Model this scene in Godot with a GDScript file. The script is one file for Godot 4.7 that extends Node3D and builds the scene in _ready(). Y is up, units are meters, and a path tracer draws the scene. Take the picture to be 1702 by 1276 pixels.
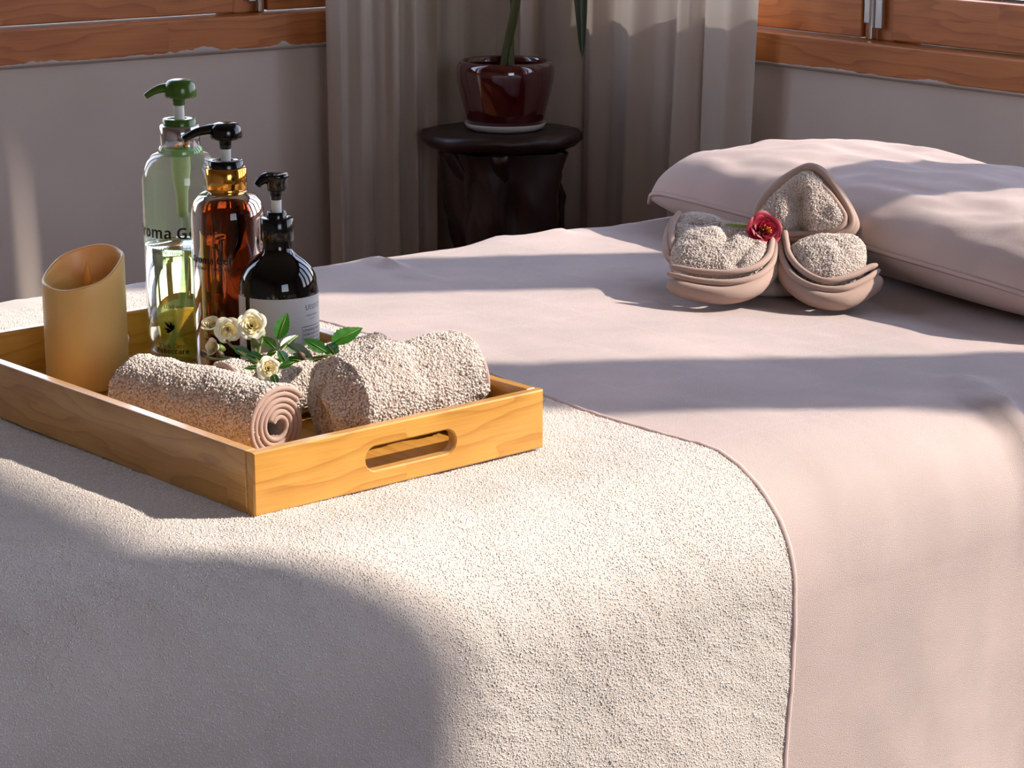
extends Node3D
# A spa bed in the corner of a sunny room.  x runs along the bed towards the pillow, y is up, z runs towards the room's near side.

const FPX := 3800.0
const BED_Y := 0.68
const WALL_X := 3.0
const WALL_Z := -3.85
var eye := Vector3(0, 1.25, 0)
var fw: Vector3
var rt: Vector3
var upv: Vector3
var M := {}
var used := {}
var rng := RandomNumberGenerator.new()
var nz := FastNoiseLite.new()

# ------------------------------------------------------------------ camera geometry
func setup_axes():
	var az := deg_to_rad(53.0)
	var tilt := atan(958.0 / FPX)
	var fh := Vector3(cos(az), 0, -sin(az))
	rt = Vector3(sin(az), 0, cos(az))
	fw = fh * cos(tilt) - Vector3.UP * sin(tilt)
	upv = fh * sin(tilt) + Vector3.UP * cos(tilt)

func ray(px: float, py: float) -> Vector3:
	return fw + rt * ((px - 851.0) / FPX) + upv * ((638.0 - py) / FPX)

func on_y(px: float, py: float, y: float) -> Vector3:
	var d := ray(px, py)
	return eye + d * ((y - eye.y) / d.y)

func at_depth(px: float, py: float, d: float) -> Vector3:
	return eye + ray(px, py) * d

func on_plane(px: float, py: float, p: Vector3, n: Vector3) -> Vector3:
	var d := ray(px, py)
	return eye + d * ((p - eye).dot(n) / d.dot(n))

# ------------------------------------------------------------------ nodes
func numbered(called: String) -> String:
	if not used.has(called):
		used[called] = 0
		return called
	used[called] += 1
	return "%s_%03d" % [called, used[called]]

func tag(o: Node3D, label: String, category: String, group := "", kind := "") -> Node3D:
	if label != "": o.set_meta("label", label)
	if category != "": o.set_meta("category", category)
	if group != "": o.set_meta("group", group)
	if kind != "": o.set_meta("kind", kind)
	return o

func thing(called: String, label: String, category: String, at := Vector3.ZERO, group := "", kind := "") -> Node3D:
	var o := Node3D.new()
	o.name = numbered(called)
	add_child(o)
	o.position = at
	return tag(o, label, category, group, kind)

func put(mesh: Mesh, called: String, m: Material, parent: Node3D = null) -> MeshInstance3D:
	var o := MeshInstance3D.new()
	o.mesh = mesh
	o.material_override = m
	o.cast_shadow = GeometryInstance3D.SHADOW_CASTING_SETTING_ON
	if parent == null:
		o.name = numbered(called)
		add_child(o)
	else:
		o.name = called
		parent.add_child(o, true)
	return o

# ------------------------------------------------------------------ meshes
func new_st() -> SurfaceTool:
	var st := SurfaceTool.new()
	st.begin(Mesh.PRIMITIVE_TRIANGLES)
	return st

func commit_smooth(st: SurfaceTool) -> ArrayMesh:
	st.generate_normals()
	return st.commit()

# grid of points [i][j] -> indexed smooth surface. flip turns the faces over
func grid_into(st: SurfaceTool, pts: Array, base: int, close_i := false, close_j := false, flip := false, uvs: Array = []) -> int:
	var ni: int = pts.size()
	var nj: int = pts[0].size()
	for i in ni:
		for j in nj:
			if uvs.size(): st.set_uv(uvs[i][j])
			else: st.set_uv(Vector2(float(i) / ni, float(j) / nj))
			st.add_vertex(pts[i][j])
	var mi := ni if close_i else ni - 1
	var mj := nj if close_j else nj - 1
	for i in mi:
		for j in mj:
			var a := base + i * nj + j
			var b := base + ((i + 1) % ni) * nj + j
			var c := base + ((i + 1) % ni) * nj + (j + 1) % nj
			var d := base + i * nj + (j + 1) % nj
			if flip:
				for k in [a, c, b, a, d, c]: st.add_index(k)
			else:
				for k in [a, b, c, a, c, d]: st.add_index(k)
	return base + ni * nj

func grid_mesh(pts: Array, close_i := false, close_j := false, flip := false, uvs: Array = []) -> ArrayMesh:
	var st := new_st()
	grid_into(st, pts, 0, close_i, close_j, flip, uvs)
	return commit_smooth(st)

# profile of (radius, height) from bottom to top, turned round the y axis; sharp corners by doubling a point
func lathe_into(st: SurfaceTool, base: int, prof: Array, seg := 40, centre := Vector3.ZERO) -> int:
	var run: Array = []
	var runs: Array = []
	for k in prof.size():
		run.append(prof[k])
		if k + 1 < prof.size() and prof[k].distance_to(prof[k + 1]) < 1e-7:
			runs.append(run)
			run = []
	runs.append(run)
	for r in runs:
		if r.size() < 2: continue
		var pts := []
		for p in r:
			var row := []
			for s in seg:
				var a := TAU * s / seg
				row.append(centre + Vector3(p.x * cos(a), p.y, p.x * sin(a)))
			pts.append(row)
		base = grid_into(st, pts, base, false, true, false)
	return base

func lathe(prof: Array, seg := 40) -> ArrayMesh:
	var st := new_st()
	lathe_into(st, 0, prof, seg)
	return commit_smooth(st)

# smooth curve through points
func spline(p: Array, n: int, closed := false) -> Array:
	var out := []
	var m: int = p.size()
	var total := m if closed else m - 1
	for k in n + (0 if closed else 1):
		var t := float(k) / n * total
		var i := mini(int(t), total - 1)
		var f := t - i
		var a; var b; var c; var d
		if closed:
			a = p[(i - 1 + m) % m]; b = p[i % m]; c = p[(i + 1) % m]; d = p[(i + 2) % m]
		else:
			a = p[maxi(i - 1, 0)]; b = p[i]; c = p[mini(i + 1, m - 1)]; d = p[mini(i + 2, m - 1)]
		out.append(b.cubic_interpolate(c, a, d, f))
	return out

func tube_into(st: SurfaceTool, base: int, path: Array, radii, seg := 8, closed := false, hint := Vector3.UP, flat := 1.0) -> int:
	var pts := []
	var n: int = path.size()
	var nrm := hint
	for i in n:
		var t: Vector3
		if closed: t = path[(i + 1) % n] - path[(i - 1 + n) % n]
		else: t = path[mini(i + 1, n - 1)] - path[maxi(i - 1, 0)]
		t = t.normalized()
		nrm = (nrm - t * nrm.dot(t))
		if nrm.length() < 1e-4: nrm = t.cross(Vector3(0.3, 0.5, 0.8))
		nrm = nrm.normalized()
		var bin := t.cross(nrm)
		var r: float = radii[i] if radii is Array else radii
		var row := []
		for s in seg:
			var a := TAU * s / seg
			row.append(path[i] + nrm * cos(a) * r * flat + bin * sin(a) * r)
		pts.append(row)
	if not closed:
		var row0 := []; var row1 := []
		for s in seg:
			row0.append(path[0]); row1.append(path[n - 1])
		pts.push_front(row0); pts.append(row1)
	return grid_into(st, pts, base, closed, true, true)

func tube(path: Array, radii, seg := 8, closed := false, hint := Vector3.UP, flat := 1.0) -> ArrayMesh:
	var st := new_st()
	tube_into(st, 0, path, radii, seg, closed, hint, flat)
	return commit_smooth(st)

func steps(h: float, r: float, step: float) -> Array:
	var l := [-h, -h + 0.25 * r, -h + 0.6 * r]
	var n := maxi(1, int(ceil(2.0 * (h - r) / step)))
	for k in n + 1: l.append(-h + r + 2.0 * (h - r) * k / n)
	l.append_array([h - 0.6 * r, h - 0.25 * r, h])
	return l

# box with rounded edges, grain along its longest side (u in metres along it)
func rbox_into(st: SurfaceTool, c: Vector3, size: Vector3, r: float, step := 9.0, bend = null, basis := Basis.IDENTITY, skip_bottom := false, uv_off := Vector2.ZERO):
	var h := size / 2.0
	var longest := 0
	if size.y > size[longest]: longest = 1
	if size.z > size[longest]: longest = 2
	for ax in 3:
		var a1 := (ax + 1) % 3
		var a2 := (ax + 2) % 3
		var l1 := steps(h[a1], r, step)
		var l2 := steps(h[a2], r, step)
		for sgn in [-1.0, 1.0]:
			if skip_bottom and ax == 1 and sgn < 0.0: continue
			var P := []; var N := []; var U := []
			for t1 in l1:
				var rp := []; var rn := []; var ru := []
				for t2 in l2:
					var p := Vector3.ZERO
					p[ax] = sgn * h[ax]; p[a1] = t1; p[a2] = t2
					var q := Vector3(clampf(p.x, -h.x + r, h.x - r), clampf(p.y, -h.y + r, h.y - r), clampf(p.z, -h.z + r, h.z - r))
					var d := (p - q).normalized()
					var o := q + d * r
					var u: Vector2
					if longest == a1: u = Vector2(t1, t2 + sgn * 0.37)
					elif longest == a2: u = Vector2(t2, t1 + sgn * 0.37)
					else: u = Vector2(t1 * 0.25, t2)
					if bend != null: o = bend.call(o, d)
					rp.append(c + basis * o); rn.append(basis * d); ru.append(u + uv_off)
				P.append(rp); N.append(rn); U.append(ru)
			for i in l1.size() - 1:
				for j in l2.size() - 1:
					var q4 := [[i, j], [i + 1, j], [i + 1, j + 1], [i, j + 1]]
					var order := [0, 2, 1, 0, 3, 2] if sgn > 0 else [0, 1, 2, 0, 2, 3]
					for k in order:
						var e = q4[k]
						st.set_normal(N[e[0]][e[1]]); st.set_uv(U[e[0]][e[1]])
						st.add_vertex(P[e[0]][e[1]])

func rbox(size: Vector3, r: float, uv_off := Vector2.ZERO) -> ArrayMesh:
	var st := new_st()
	rbox_into(st, Vector3.ZERO, size, r, 9.0, null, Basis.IDENTITY, false, uv_off)
	st.index()
	return st.commit()

func board(size: Vector3, at: Vector3, r: float, called: String, m: Material, parent: Node3D) -> MeshInstance3D:
	var o := put(rbox(size, r, Vector2(rng.randf() * 3.0, rng.randf() * 3.0)), called, m, parent)
	o.position = at
	return o

# ------------------------------------------------------------------ textures and materials
func noise(kind: int, freq: float, seed_: int, oct := 1) -> FastNoiseLite:
	var n := FastNoiseLite.new()
	n.noise_type = kind
	n.frequency = freq
	n.seed = seed_
	n.fractal_type = FastNoiseLite.FRACTAL_FBM if oct > 1 else FastNoiseLite.FRACTAL_NONE
	n.fractal_octaves = oct
	return n

func tex(img: Image) -> ImageTexture:
	return ImageTexture.create_from_image(img)

func fleece_height(size: int, cells: float, seed_: int) -> ImageTexture:
	var a := noise(FastNoiseLite.TYPE_CELLULAR, cells / size, seed_)
	a.cellular_return_type = FastNoiseLite.RETURN_DISTANCE
	a.cellular_jitter = 1.1
	a.domain_warp_enabled = true
	a.domain_warp_amplitude = 0.35 * size / cells
	a.domain_warp_frequency = 0.8 * cells / size
	var ia := a.get_seamless_image(size, size, true)
	var ib := noise(FastNoiseLite.TYPE_SIMPLEX_SMOOTH, 2.2 * cells / size, seed_ + 5, 3).get_seamless_image(size, size)
	var out := Image.create(size, size, false, Image.FORMAT_RGB8)
	for y in size:
		for x in size:
			var v := ia.get_pixel(x, y).r * 0.15 + ib.get_pixel(x, y).r * 0.85
			out.set_pixel(x, y, Color(v, v, v))
	return tex(out)

func mottle(size: int, freq: float, seed_: int, a: Color, b: Color) -> ImageTexture:
	var ia := noise(FastNoiseLite.TYPE_SIMPLEX_SMOOTH, freq, seed_, 4).get_seamless_image(size, size)
	var out := Image.create(size, size, false, Image.FORMAT_RGB8)
	for y in size:
		for x in size:
			out.set_pixel(x, y, a.lerp(b, ia.get_pixel(x, y).r))
	return tex(out)

# wood: u along the grain; rings as warped bands, fine fibres over them
func wood(w: int, h: int, seed_: int, light: Color, dark: Color, bands: float, warp: float, fibre: float) -> ImageTexture:
	var na := noise(FastNoiseLite.TYPE_SIMPLEX_SMOOTH, 0.0035, seed_, 3)
	var nb := noise(FastNoiseLite.TYPE_SIMPLEX_SMOOTH, 0.02, seed_ + 3, 2)
	var out := Image.create(w, h, false, Image.FORMAT_RGB8)
	for y in h:
		for x in w:
			var fx := float(x); var fy := float(y)
			var warped := fy / h * bands + na.get_noise_2d(fx * 0.7, fy * 2.2) * warp
			var f := warped - floorf(warped)
			var ring := pow(f, 3.0) * (1.0 - smoothstep(0.93, 1.0, f))
			var fib := nb.get_noise_2d(fx * 0.35, fy * 9.0)
			var v := clampf(0.15 + 0.50 * ring + fibre * fib + 0.22 * na.get_noise_2d(fx * 1.3 + 300.0, fy * 1.1), 0.0, 1.0)
			out.set_pixel(x, y, light.lerp(dark, v))
	return tex(out)

func mat(c: Color, rough := 0.6, metal := 0.0, spec := 0.5) -> StandardMaterial3D:
	var m := StandardMaterial3D.new()
	m.albedo_color = c
	m.roughness = rough
	m.metallic = metal
	m.metallic_specular = spec
	m.cull_mode = BaseMaterial3D.CULL_DISABLED
	return m

func fleece(c: Color, h: Texture2D, tile: float, relief: float, mot: Texture2D, mot_tile: float, sheen := 0.3) -> StandardMaterial3D:
	var m := mat(c, 0.95, 0.0, 0.2)
	m.uv1_triplanar = true
	m.uv1_scale = Vector3.ONE / tile
	m.heightmap_enabled = true
	m.heightmap_texture = h
	m.heightmap_scale = relief
	m.detail_enabled = true
	m.detail_blend_mode = BaseMaterial3D.BLEND_MODE_MUL
	m.detail_albedo = mot
	m.detail_uv_layer = BaseMaterial3D.DETAIL_UV_2
	m.uv2_triplanar = true
	m.uv2_scale = Vector3.ONE / mot_tile
	m.rim_enabled = true
	m.rim = sheen
	m.rim_tint = 0.5
	return m

func woody(t: Texture2D, along: float, across: float, rough: float, tint := Color.WHITE) -> StandardMaterial3D:
	var m := mat(tint, rough)
	m.albedo_texture = t
	m.uv1_scale = Vector3(1.0 / along, 1.0 / across, 1)
	return m

func glassy(c: Color, alpha: float, rough := 0.04) -> StandardMaterial3D:
	var m := mat(Color(c.r, c.g, c.b, alpha), rough)
	m.transparency = BaseMaterial3D.TRANSPARENCY_ALPHA
	return m

func solid_glass(c: Color, scale: float, rough := 0.02) -> StandardMaterial3D:
	var m := mat(Color(c.r, c.g, c.b, 0.0), rough)
	m.refraction_enabled = true
	m.refraction_scale = scale
	m.cull_mode = BaseMaterial3D.CULL_BACK
	return m

func make_materials():
	var fh := fleece_height(512, 46.0, 11)
	var fine := fleece_height(512, 60.0, 23)
	var mot := mottle(256, 0.012, 4, Color(1.0, 0.965, 0.95), Color(0.9, 0.885, 0.87))
	M.throw = fleece(Color(0.86, 0.83, 0.805), fh, 0.085, 0.10, mot, 0.7)
	M.sheet = fleece(Color(0.765, 0.71, 0.695), fine, 0.10, 0.085, mot, 0.8)
	M.pillow = fleece(Color(0.76, 0.695, 0.675), fine, 0.10, 0.085, mot, 0.6)
	M.sherpa = fleece(Color(0.76, 0.70, 0.66), fh, 0.12, 0.34, mot, 0.3)
	M.pile = mat(Color(0.86, 0.83, 0.805), 0.95, 0.0, 0.15)
	M.terry = mat(Color(0.81, 0.76, 0.725), 0.95, 0.0, 0.15)
	M.hem = fleece(Color(0.70, 0.61, 0.57), fine, 0.06, 0.05, mot, 0.3)
	M.piping = mat(Color(0.72, 0.63, 0.61), 0.9, 0.0, 0.2)
	M.tray = woody(wood(1024, 512, 7, Color(0.80, 0.59, 0.28), Color(0.62, 0.40, 0.15), 13.0, 1.3, 0.16), 0.55, 0.22, 0.33)
	M.tray.clearcoat_enabled = true
	M.tray.clearcoat = 0.5
	M.tray.clearcoat_roughness = 0.15
	M.pine = woody(wood(1024, 512, 31, Color(0.72, 0.44, 0.21), Color(0.52, 0.26, 0.10), 9.0, 1.5, 0.14), 1.2, 0.30, 0.42)
	M.floor = woody(wood(512, 512, 41, Color(0.45, 0.28, 0.17), Color(0.28, 0.15, 0.08), 6.0, 1.6, 0.14), 1.2, 0.5, 0.4)
	M.dark_wood = woody(wood(512, 256, 51, Color(0.16, 0.065, 0.035), Color(0.07, 0.028, 0.018), 5.0, 1.5, 0.2), 0.4, 0.2, 0.4)
	M.wall = mat(Color(0.80, 0.745, 0.70), 0.95, 0.0, 0.2)
	M.wall.albedo_texture = mottle(256, 0.01, 8, Color(1, 1, 1), Color(0.93, 0.925, 0.92))
	M.wall.uv1_triplanar = true
	M.wall.uv1_scale = Vector3.ONE / 1.4
	M.wall.heightmap_enabled = true
	M.wall.heightmap_texture = mottle(256, 0.05, 18, Color.BLACK, Color.WHITE)
	M.wall.heightmap_scale = 0.08
	M.ceiling = mat(Color(0.86, 0.84, 0.81), 0.95, 0.0, 0.2)
	M.plaster = mat(Color(0.74, 0.70, 0.67), 0.95, 0.0, 0.2)
	M.curtain = mat(Color(0.70, 0.65, 0.60), 0.9, 0.0, 0.1)
	M.curtain.backlight_enabled = true
	M.curtain.backlight = Color(0.42, 0.40, 0.37)
	M.pane = glassy(Color(0.9, 0.95, 0.95), 0.02, 0.0)
	M.steel = mat(Color(0.75, 0.76, 0.77), 0.3, 0.9)
	M.chrome = mat(Color(0.80, 0.80, 0.82), 0.14, 1.0)
	M.gold = mat(Color(0.86, 0.62, 0.28), 0.14, 1.0)
	M.black_plastic = mat(Color(0.012, 0.013, 0.016), 0.16)
	M.black_glass = mat(Color(0.008, 0.006, 0.006), 0.05)
	M.white_plastic = mat(Color(0.86, 0.86, 0.84), 0.35)
	M.green_plastic = mat(Color(0.24, 0.37, 0.10), 0.22)
	M.pale_plastic = mat(Color(0.74, 0.80, 0.58), 0.4)
	M.pale_plastic.backlight_enabled = true
	M.pale_plastic.backlight = Color(0.5, 0.55, 0.4)
	M.clear_tube = mat(Color(0.70, 0.80, 0.66, 0.42), 0.3)
	M.clear_tube.transparency = BaseMaterial3D.TRANSPARENCY_ALPHA
	M.green_glass = glassy(Color(0.55, 0.74, 0.48), 0.11)
	M.green_neck = glassy(Color(0.30, 0.62, 0.25), 0.5)
	M.gel = solid_glass(Color(0.88, 0.93, 0.62), 0.033)
	M.amber_glass = solid_glass(Color(0.41, 0.15, 0.035), 0.042)
	M.ink = mat(Color(0.02, 0.02, 0.02), 0.5)
	M.ink_red = mat(Color(0.30, 0.10, 0.05), 0.5)
	M.sticker = mat(Color(0.72, 0.72, 0.70), 0.5)
	M.wax = mat(Color(0.89, 0.75, 0.46), 0.38)
	M.wax.subsurf_scatter_enabled = true
	M.wax.subsurf_scatter_strength = 0.35
	M.flame = mat(Color(0.93, 0.62, 0.22), 0.4)
	M.flame.backlight_enabled = true
	M.flame.backlight = Color(0.7, 0.5, 0.2)
	M.pot = mat(Color(0.24, 0.010, 0.024), 0.12)
	M.pot.clearcoat_enabled = true
	M.pot.clearcoat = 1.0
	M.pot.clearcoat_roughness = 0.03
	M.saucer = mat(Color(0.72, 0.70, 0.68), 0.3)
	M.soil = mat(Color(0.05, 0.035, 0.025), 0.95)
	M.cane = mat(Color(0.24, 0.26, 0.08), 0.5)
	M.dark_leaf = mat(Color(0.05, 0.13, 0.035), 0.3)
	M.dark_leaf.backlight_enabled = true
	M.dark_leaf.backlight = Color(0.12, 0.22, 0.04)
	for k in 3:
		var l := mat([Color(0.10, 0.30, 0.07), Color(0.14, 0.36, 0.09), Color(0.07, 0.22, 0.07)][k], 0.38)
		l.backlight_enabled = true
		l.backlight = Color(0.22, 0.42, 0.06)
		M["leaf%d" % k] = l
	M.leaf_pale = mat(Color(0.50, 0.58, 0.46), 0.6)
	M.stem = mat(Color(0.36, 0.42, 0.14), 0.5)
	M.twig = mat(Color(0.30, 0.20, 0.10), 0.6)
	M.petal = mat(Color(0.93, 0.91, 0.81), 0.6)
	M.petal.backlight_enabled = true
	M.petal.backlight = Color(0.45, 0.42, 0.3)
	M.petal_in = mat(Color(0.93, 0.87, 0.67), 0.6)
	M.petal_in.backlight_enabled = true
	M.petal_in.backlight = Color(0.45, 0.4, 0.22)
	M.crimson = mat(Color(0.56, 0.015, 0.16), 0.55)
	M.crimson.backlight_enabled = true
	M.crimson.backlight = Color(0.5, 0.05, 0.15)
	M.stamen = mat(Color(0.80, 0.55, 0.15), 0.6)
	M.bush = mat(Color(0.16, 0.34, 0.06), 0.5)
	M.bush.backlight_enabled = true
	M.bush.backlight = Color(0.35, 0.6, 0.08)
	M.bush_light = mat(Color(0.34, 0.46, 0.10), 0.5)
	M.bush_light.backlight_enabled = true
	M.bush_light.backlight = Color(0.5, 0.6, 0.12)
	M.earth = mat(Color(0.32, 0.30, 0.22), 0.95)

# ------------------------------------------------------------------ setting
func struct(o: Node3D, label: String, category: String) -> Node3D:
	return tag(o, label, category, "", "structure")

func block(st: SurfaceTool, a: Vector3, b: Vector3):
	rbox_into(st, (a + b) / 2.0, (b - a).abs(), 0.001)

func build_room():
	var T := 0.12
	var top := 2.9
	var st := new_st()   # right wall, window opening z -3.66 .. 0.0, y 0.842 .. 2.605
	block(st, Vector3(WALL_X, 0, -3.97), Vector3(WALL_X + T, 0.80, 1.9))
	block(st, Vector3(WALL_X, 2.605, -3.97), Vector3(WALL_X + T, top, 1.9))
	block(st, Vector3(WALL_X, 0.80, -3.97), Vector3(WALL_X + T, 2.605, -3.645))
	block(st, Vector3(WALL_X, 0.80, -0.034), Vector3(WALL_X + T, 2.605, 1.9))
	struct(put(st.commit(), "wall_right", M.wall), "pale plaster wall with the pine window band beyond the pillow", "wall")
	st = new_st()        # far wall, window opening x 0.09 .. 2.62
	block(st, Vector3(-2.3, 0, WALL_Z - T), Vector3(WALL_X, 0.81, WALL_Z))
	block(st, Vector3(-2.3, 2.605, WALL_Z - T), Vector3(WALL_X, top, WALL_Z))
	block(st, Vector3(-2.3, 0.81, WALL_Z - T), Vector3(0.09, 2.605, WALL_Z))
	block(st, Vector3(2.65, 0.81, WALL_Z - T), Vector3(WALL_X, 2.605, WALL_Z))
	struct(put(st.commit(), "wall_far", M.wall), "pale plaster wall with the pine window behind the pump bottles", "wall")
	st = new_st()
	block(st, Vector3(-2.3 - T, 0, -3.97), Vector3(-2.3, top, 1.9))
	struct(put(st.commit(), "wall_left", M.wall), "plain pale plaster wall at the foot end of the room", "wall")
	st = new_st()        # near wall, behind the viewer; unseen opening added as daylight fill for the bed side
	block(st, Vector3(-2.42, 0, 1.9), Vector3(WALL_X + T, 1.0, 2.02))
	block(st, Vector3(-2.42, 2.2, 1.9), Vector3(WALL_X + T, top, 2.02))
	block(st, Vector3(-2.42, 1.0, 1.9), Vector3(-0.4, 2.2, 2.02))
	block(st, Vector3(1.0, 1.0, 1.9), Vector3(WALL_X + T, 2.2, 2.02))
	struct(put(st.commit(), "wall_near", M.wall), "pale plaster wall on the near side with an unseen opening added for fill daylight", "wall")
	st = new_st()
	block(st, Vector3(-2.42, -0.1, -3.97), Vector3(WALL_X + T, 0, 2.02))
	struct(put(st.commit(), "floor", M.floor), "brown wooden room floor under the bed", "floor")
	st = new_st()
	block(st, Vector3(-2.42, top, -3.97), Vector3(WALL_X + T, top + 0.1, 2.02))
	struct(put(st.commit(), "ceiling", M.ceiling), "plain off white room ceiling", "ceiling")
	st = new_st()
	block(st, Vector3(-30, -0.5, -30), Vector3(30, -0.3, 30))
	struct(put(st.commit(), "ground", M.earth), "earth ground of the garden outside", "ground")

# a band of casements in a frame. along = direction in the wall, inward = towards the room
func build_window(called: String, origin: Vector3, along: Vector3, inward: Vector3, posts: Array, y0: float, y1: float, lo: float, hi: float, rag: float):
	var w := Node3D.new()
	w.name = called
	add_child(w)
	struct(w, "pine casement window with sill above the pillow end of the bed" if called == "window_1" else "shaded pine casement window with ragged sill behind the bottles", "window")
	w.transform = Transform3D(Basis(along, Vector3.UP, along.cross(Vector3.UP)), origin)
	var sgn := 1.0 if w.basis.z.dot(inward) > 0 else -1.0
	var mid := (lo + hi) / 2.0
	board(Vector3(hi - lo + 0.1, y1 - y0, 0.13), Vector3(mid, (y0 + y1) / 2.0, sgn * -0.047), 0.004, "window_sill", M.pine, w)
	# ragged plaster left along the foot of the sill
	var pn := noise(FastNoiseLite.TYPE_SIMPLEX, 1.0, int(y0 * 1000.0), 3)
	var strip := []
	var nst := 420
	for i in nst + 1:
		var x := lerpf(lo, hi, float(i) / nst)
		var up := rag * (0.001 + 0.016 * maxf(0.0, pn.get_noise_1d(x * 5.0) - 0.12) + 0.003 * pn.get_noise_1d(x * 40.0))
		var out := 0.0195 + 0.002 * pn.get_noise_1d(x * 25.0 + 9.0)
		strip.append([Vector3(x, y0 - 0.008, sgn * 0.0), Vector3(x, y0 - 0.003, sgn * 0.014), Vector3(x, y0 + 0.001, sgn * out), Vector3(x, y0 + maxf(up, 0.0012), sgn * (out - 0.0005)), Vector3(x, y0 + maxf(up, 0.0012) + 0.001, sgn * 0.012)])
	put(grid_mesh(strip), "plaster_edge", M.plaster, w)
	board(Vector3(hi - lo, 0.06, 0.09), Vector3(mid, 2.575, sgn * -0.06), 0.004, "head_rail", M.pine, w)
	var edges := [lo - 0.03]
	edges.append_array(posts)
	edges.append(hi + 0.03)
	edges.sort()
	for e in edges:
		if e > lo and e < hi:
			board(Vector3(0.072, 2.545 - y1, 0.07), Vector3(e, (2.545 + y1) / 2.0, sgn * -0.065), 0.003, "post", M.pine, w)
	for k in edges.size() - 1:
		var a: float = edges[k] + 0.036
		var b: float = edges[k + 1] - 0.036
		var zf := sgn * -0.045
		var sash := Node3D.new()
		sash.name = "casement"
		w.add_child(sash, true)
		board(Vector3(b - a - 0.004, 0.082, 0.045), Vector3((a + b) / 2.0, y1 + 0.044, zf), 0.003, "bottom_rail", M.pine, sash)
		board(Vector3(b - a - 0.004, 0.07, 0.045), Vector3((a + b) / 2.0, 2.505, zf), 0.003, "top_rail", M.pine, sash)
		for s in [a + 0.042, b - 0.042]:
			board(Vector3(0.080, 2.47 - y1 - 0.085, 0.056), Vector3(s, (2.47 + y1 + 0.085) / 2.0, zf + sgn * -0.005), 0.003, "stile", M.pine, sash)
		board(Vector3(b - a - 0.17, 0.006, 0.012), Vector3((a + b) / 2.0, y1 + 0.088, zf + sgn * -0.01), 0.001, "gasket", M.black_plastic, sash)
		var g := put(rbox(Vector3(b - a - 0.10, 2.505 - y1 - 0.09, 0.004), 0.001), "pane", M.pane, sash)
		g.position = Vector3((a + b) / 2.0, (2.505 + y1 + 0.05) / 2.0, zf)
	return w

func window_hardware(w: Node3D, x: float, y: float, sgn: float, tall: float):
	var o := Node3D.new()
	o.name = "window_stay"
	w.add_child(o, true)
	board(Vector3(0.017, tall, 0.010), Vector3(x - 0.013, y + tall / 2.0 + 0.022, sgn * -0.022), 0.002, "plate", M.steel, o)
	board(Vector3(0.017, tall - 0.008, 0.010), Vector3(x + 0.014, y + tall / 2.0 + 0.026, sgn * -0.022), 0.002, "plate", M.steel, o)
	board(Vector3(0.008, tall + 0.02, 0.014), Vector3(x, y + tall / 2.0 + 0.012, sgn * -0.018), 0.002, "rod", M.chrome, o)

func build_windows():
	# right: along = -z direction is run as +x of the node
	var w1 = build_window("window_1", Vector3(WALL_X, 0, 0), Vector3(0, 0, -1), Vector3(-1, 0, 0), [0.765, 1.475, 2.195, 2.92], 0.785, 0.842, 0.034, 3.645, 0.5)
	window_hardware(w1, 2.925, 0.842, 1.0 if w1.basis.z.dot(Vector3(-1, 0, 0)) > 0 else -1.0, 0.12)
	var w2 = build_window("window_2", Vector3(0, 0, WALL_Z), Vector3(1, 0, 0), Vector3(0, 0, 1), [0.81, 1.545, 2.285], 0.80, 0.864, 0.09, 2.65, 1.0)
	window_hardware(w2, 2.30, 0.864, 1.0 if w2.basis.z.dot(Vector3(0, 0, 1)) > 0 else -1.0, 0.12)

func curtain(called: String, label: String, p0: Vector3, p1: Vector3, y0: float, y1: float, folds: float, amp: float, seed_: int, slim := 0.0):
	var nn := noise(FastNoiseLite.TYPE_SIMPLEX_SMOOTH, 1.0, seed_, 2)
	var dir := (p1 - p0)
	var n := Vector3.UP.cross(dir.normalized())
	var pts := []
	var nu := int(folds * 14.0)
	for i in nu + 1:
		var t := float(i) / nu
		var row := []
		for j in 31:
			var v := float(j) / 30.0
			var ph := t * folds * TAU + 2.2 * nn.get_noise_2d(t * folds * 0.8, v * 0.7) + seed_
			var d := amp * (sin(ph) + 0.35 * sin(2.3 * ph + 1.0)) * (0.65 + 0.5 * nn.get_noise_2d(t * folds * 0.5 + 7.0, v * 0.6))
			var tt := t + 0.02 * nn.get_noise_2d(t * 3.0 + 20.0, v * 1.2) * (1.0 - v)
			if slim > 0.0: tt = tt * (1.0 - slim * (1.0 - v))
			row.append(p0 + dir * tt + n * d + Vector3.UP * lerpf(y0, y1, v))
		pts.append(row)
	return tag(put(grid_mesh(pts), called, M.curtain), label, "curtain", "sheer curtains of the room corner")

func build_curtains():
	curtain("sheer_curtain", "pale sheer curtain hanging beside the far wall window", Vector3(2.385, 0, WALL_Z + 0.10), Vector3(2.605, 0, WALL_Z + 0.14), 0.04, 2.72, 4.0, 0.022, 3)
	curtain("sheer_curtain", "shaded sheer curtain in the corner behind the red plant pot", Vector3(2.64, 0, WALL_Z + 0.05), Vector3(2.95, 0, WALL_Z + 0.06), 0.04, 2.72, 4.0, 0.015, 5)
	curtain("sheer_curtain", "bright backlit sheer curtain hanging beside the pine window above the pillow", Vector3(WALL_X - 0.12, 0, -3.74), Vector3(WALL_X - 0.05, 0, -3.058), 0.04, 2.72, 5.0, 0.02, 8, 0.2)

# ------------------------------------------------------------------ bed
const B_X0 := 0.30
const B_X1 := 2.62
const B_ZF := -2.585
const B_ZN := -1.415
const B_R := 0.105
var ridges := []

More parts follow.
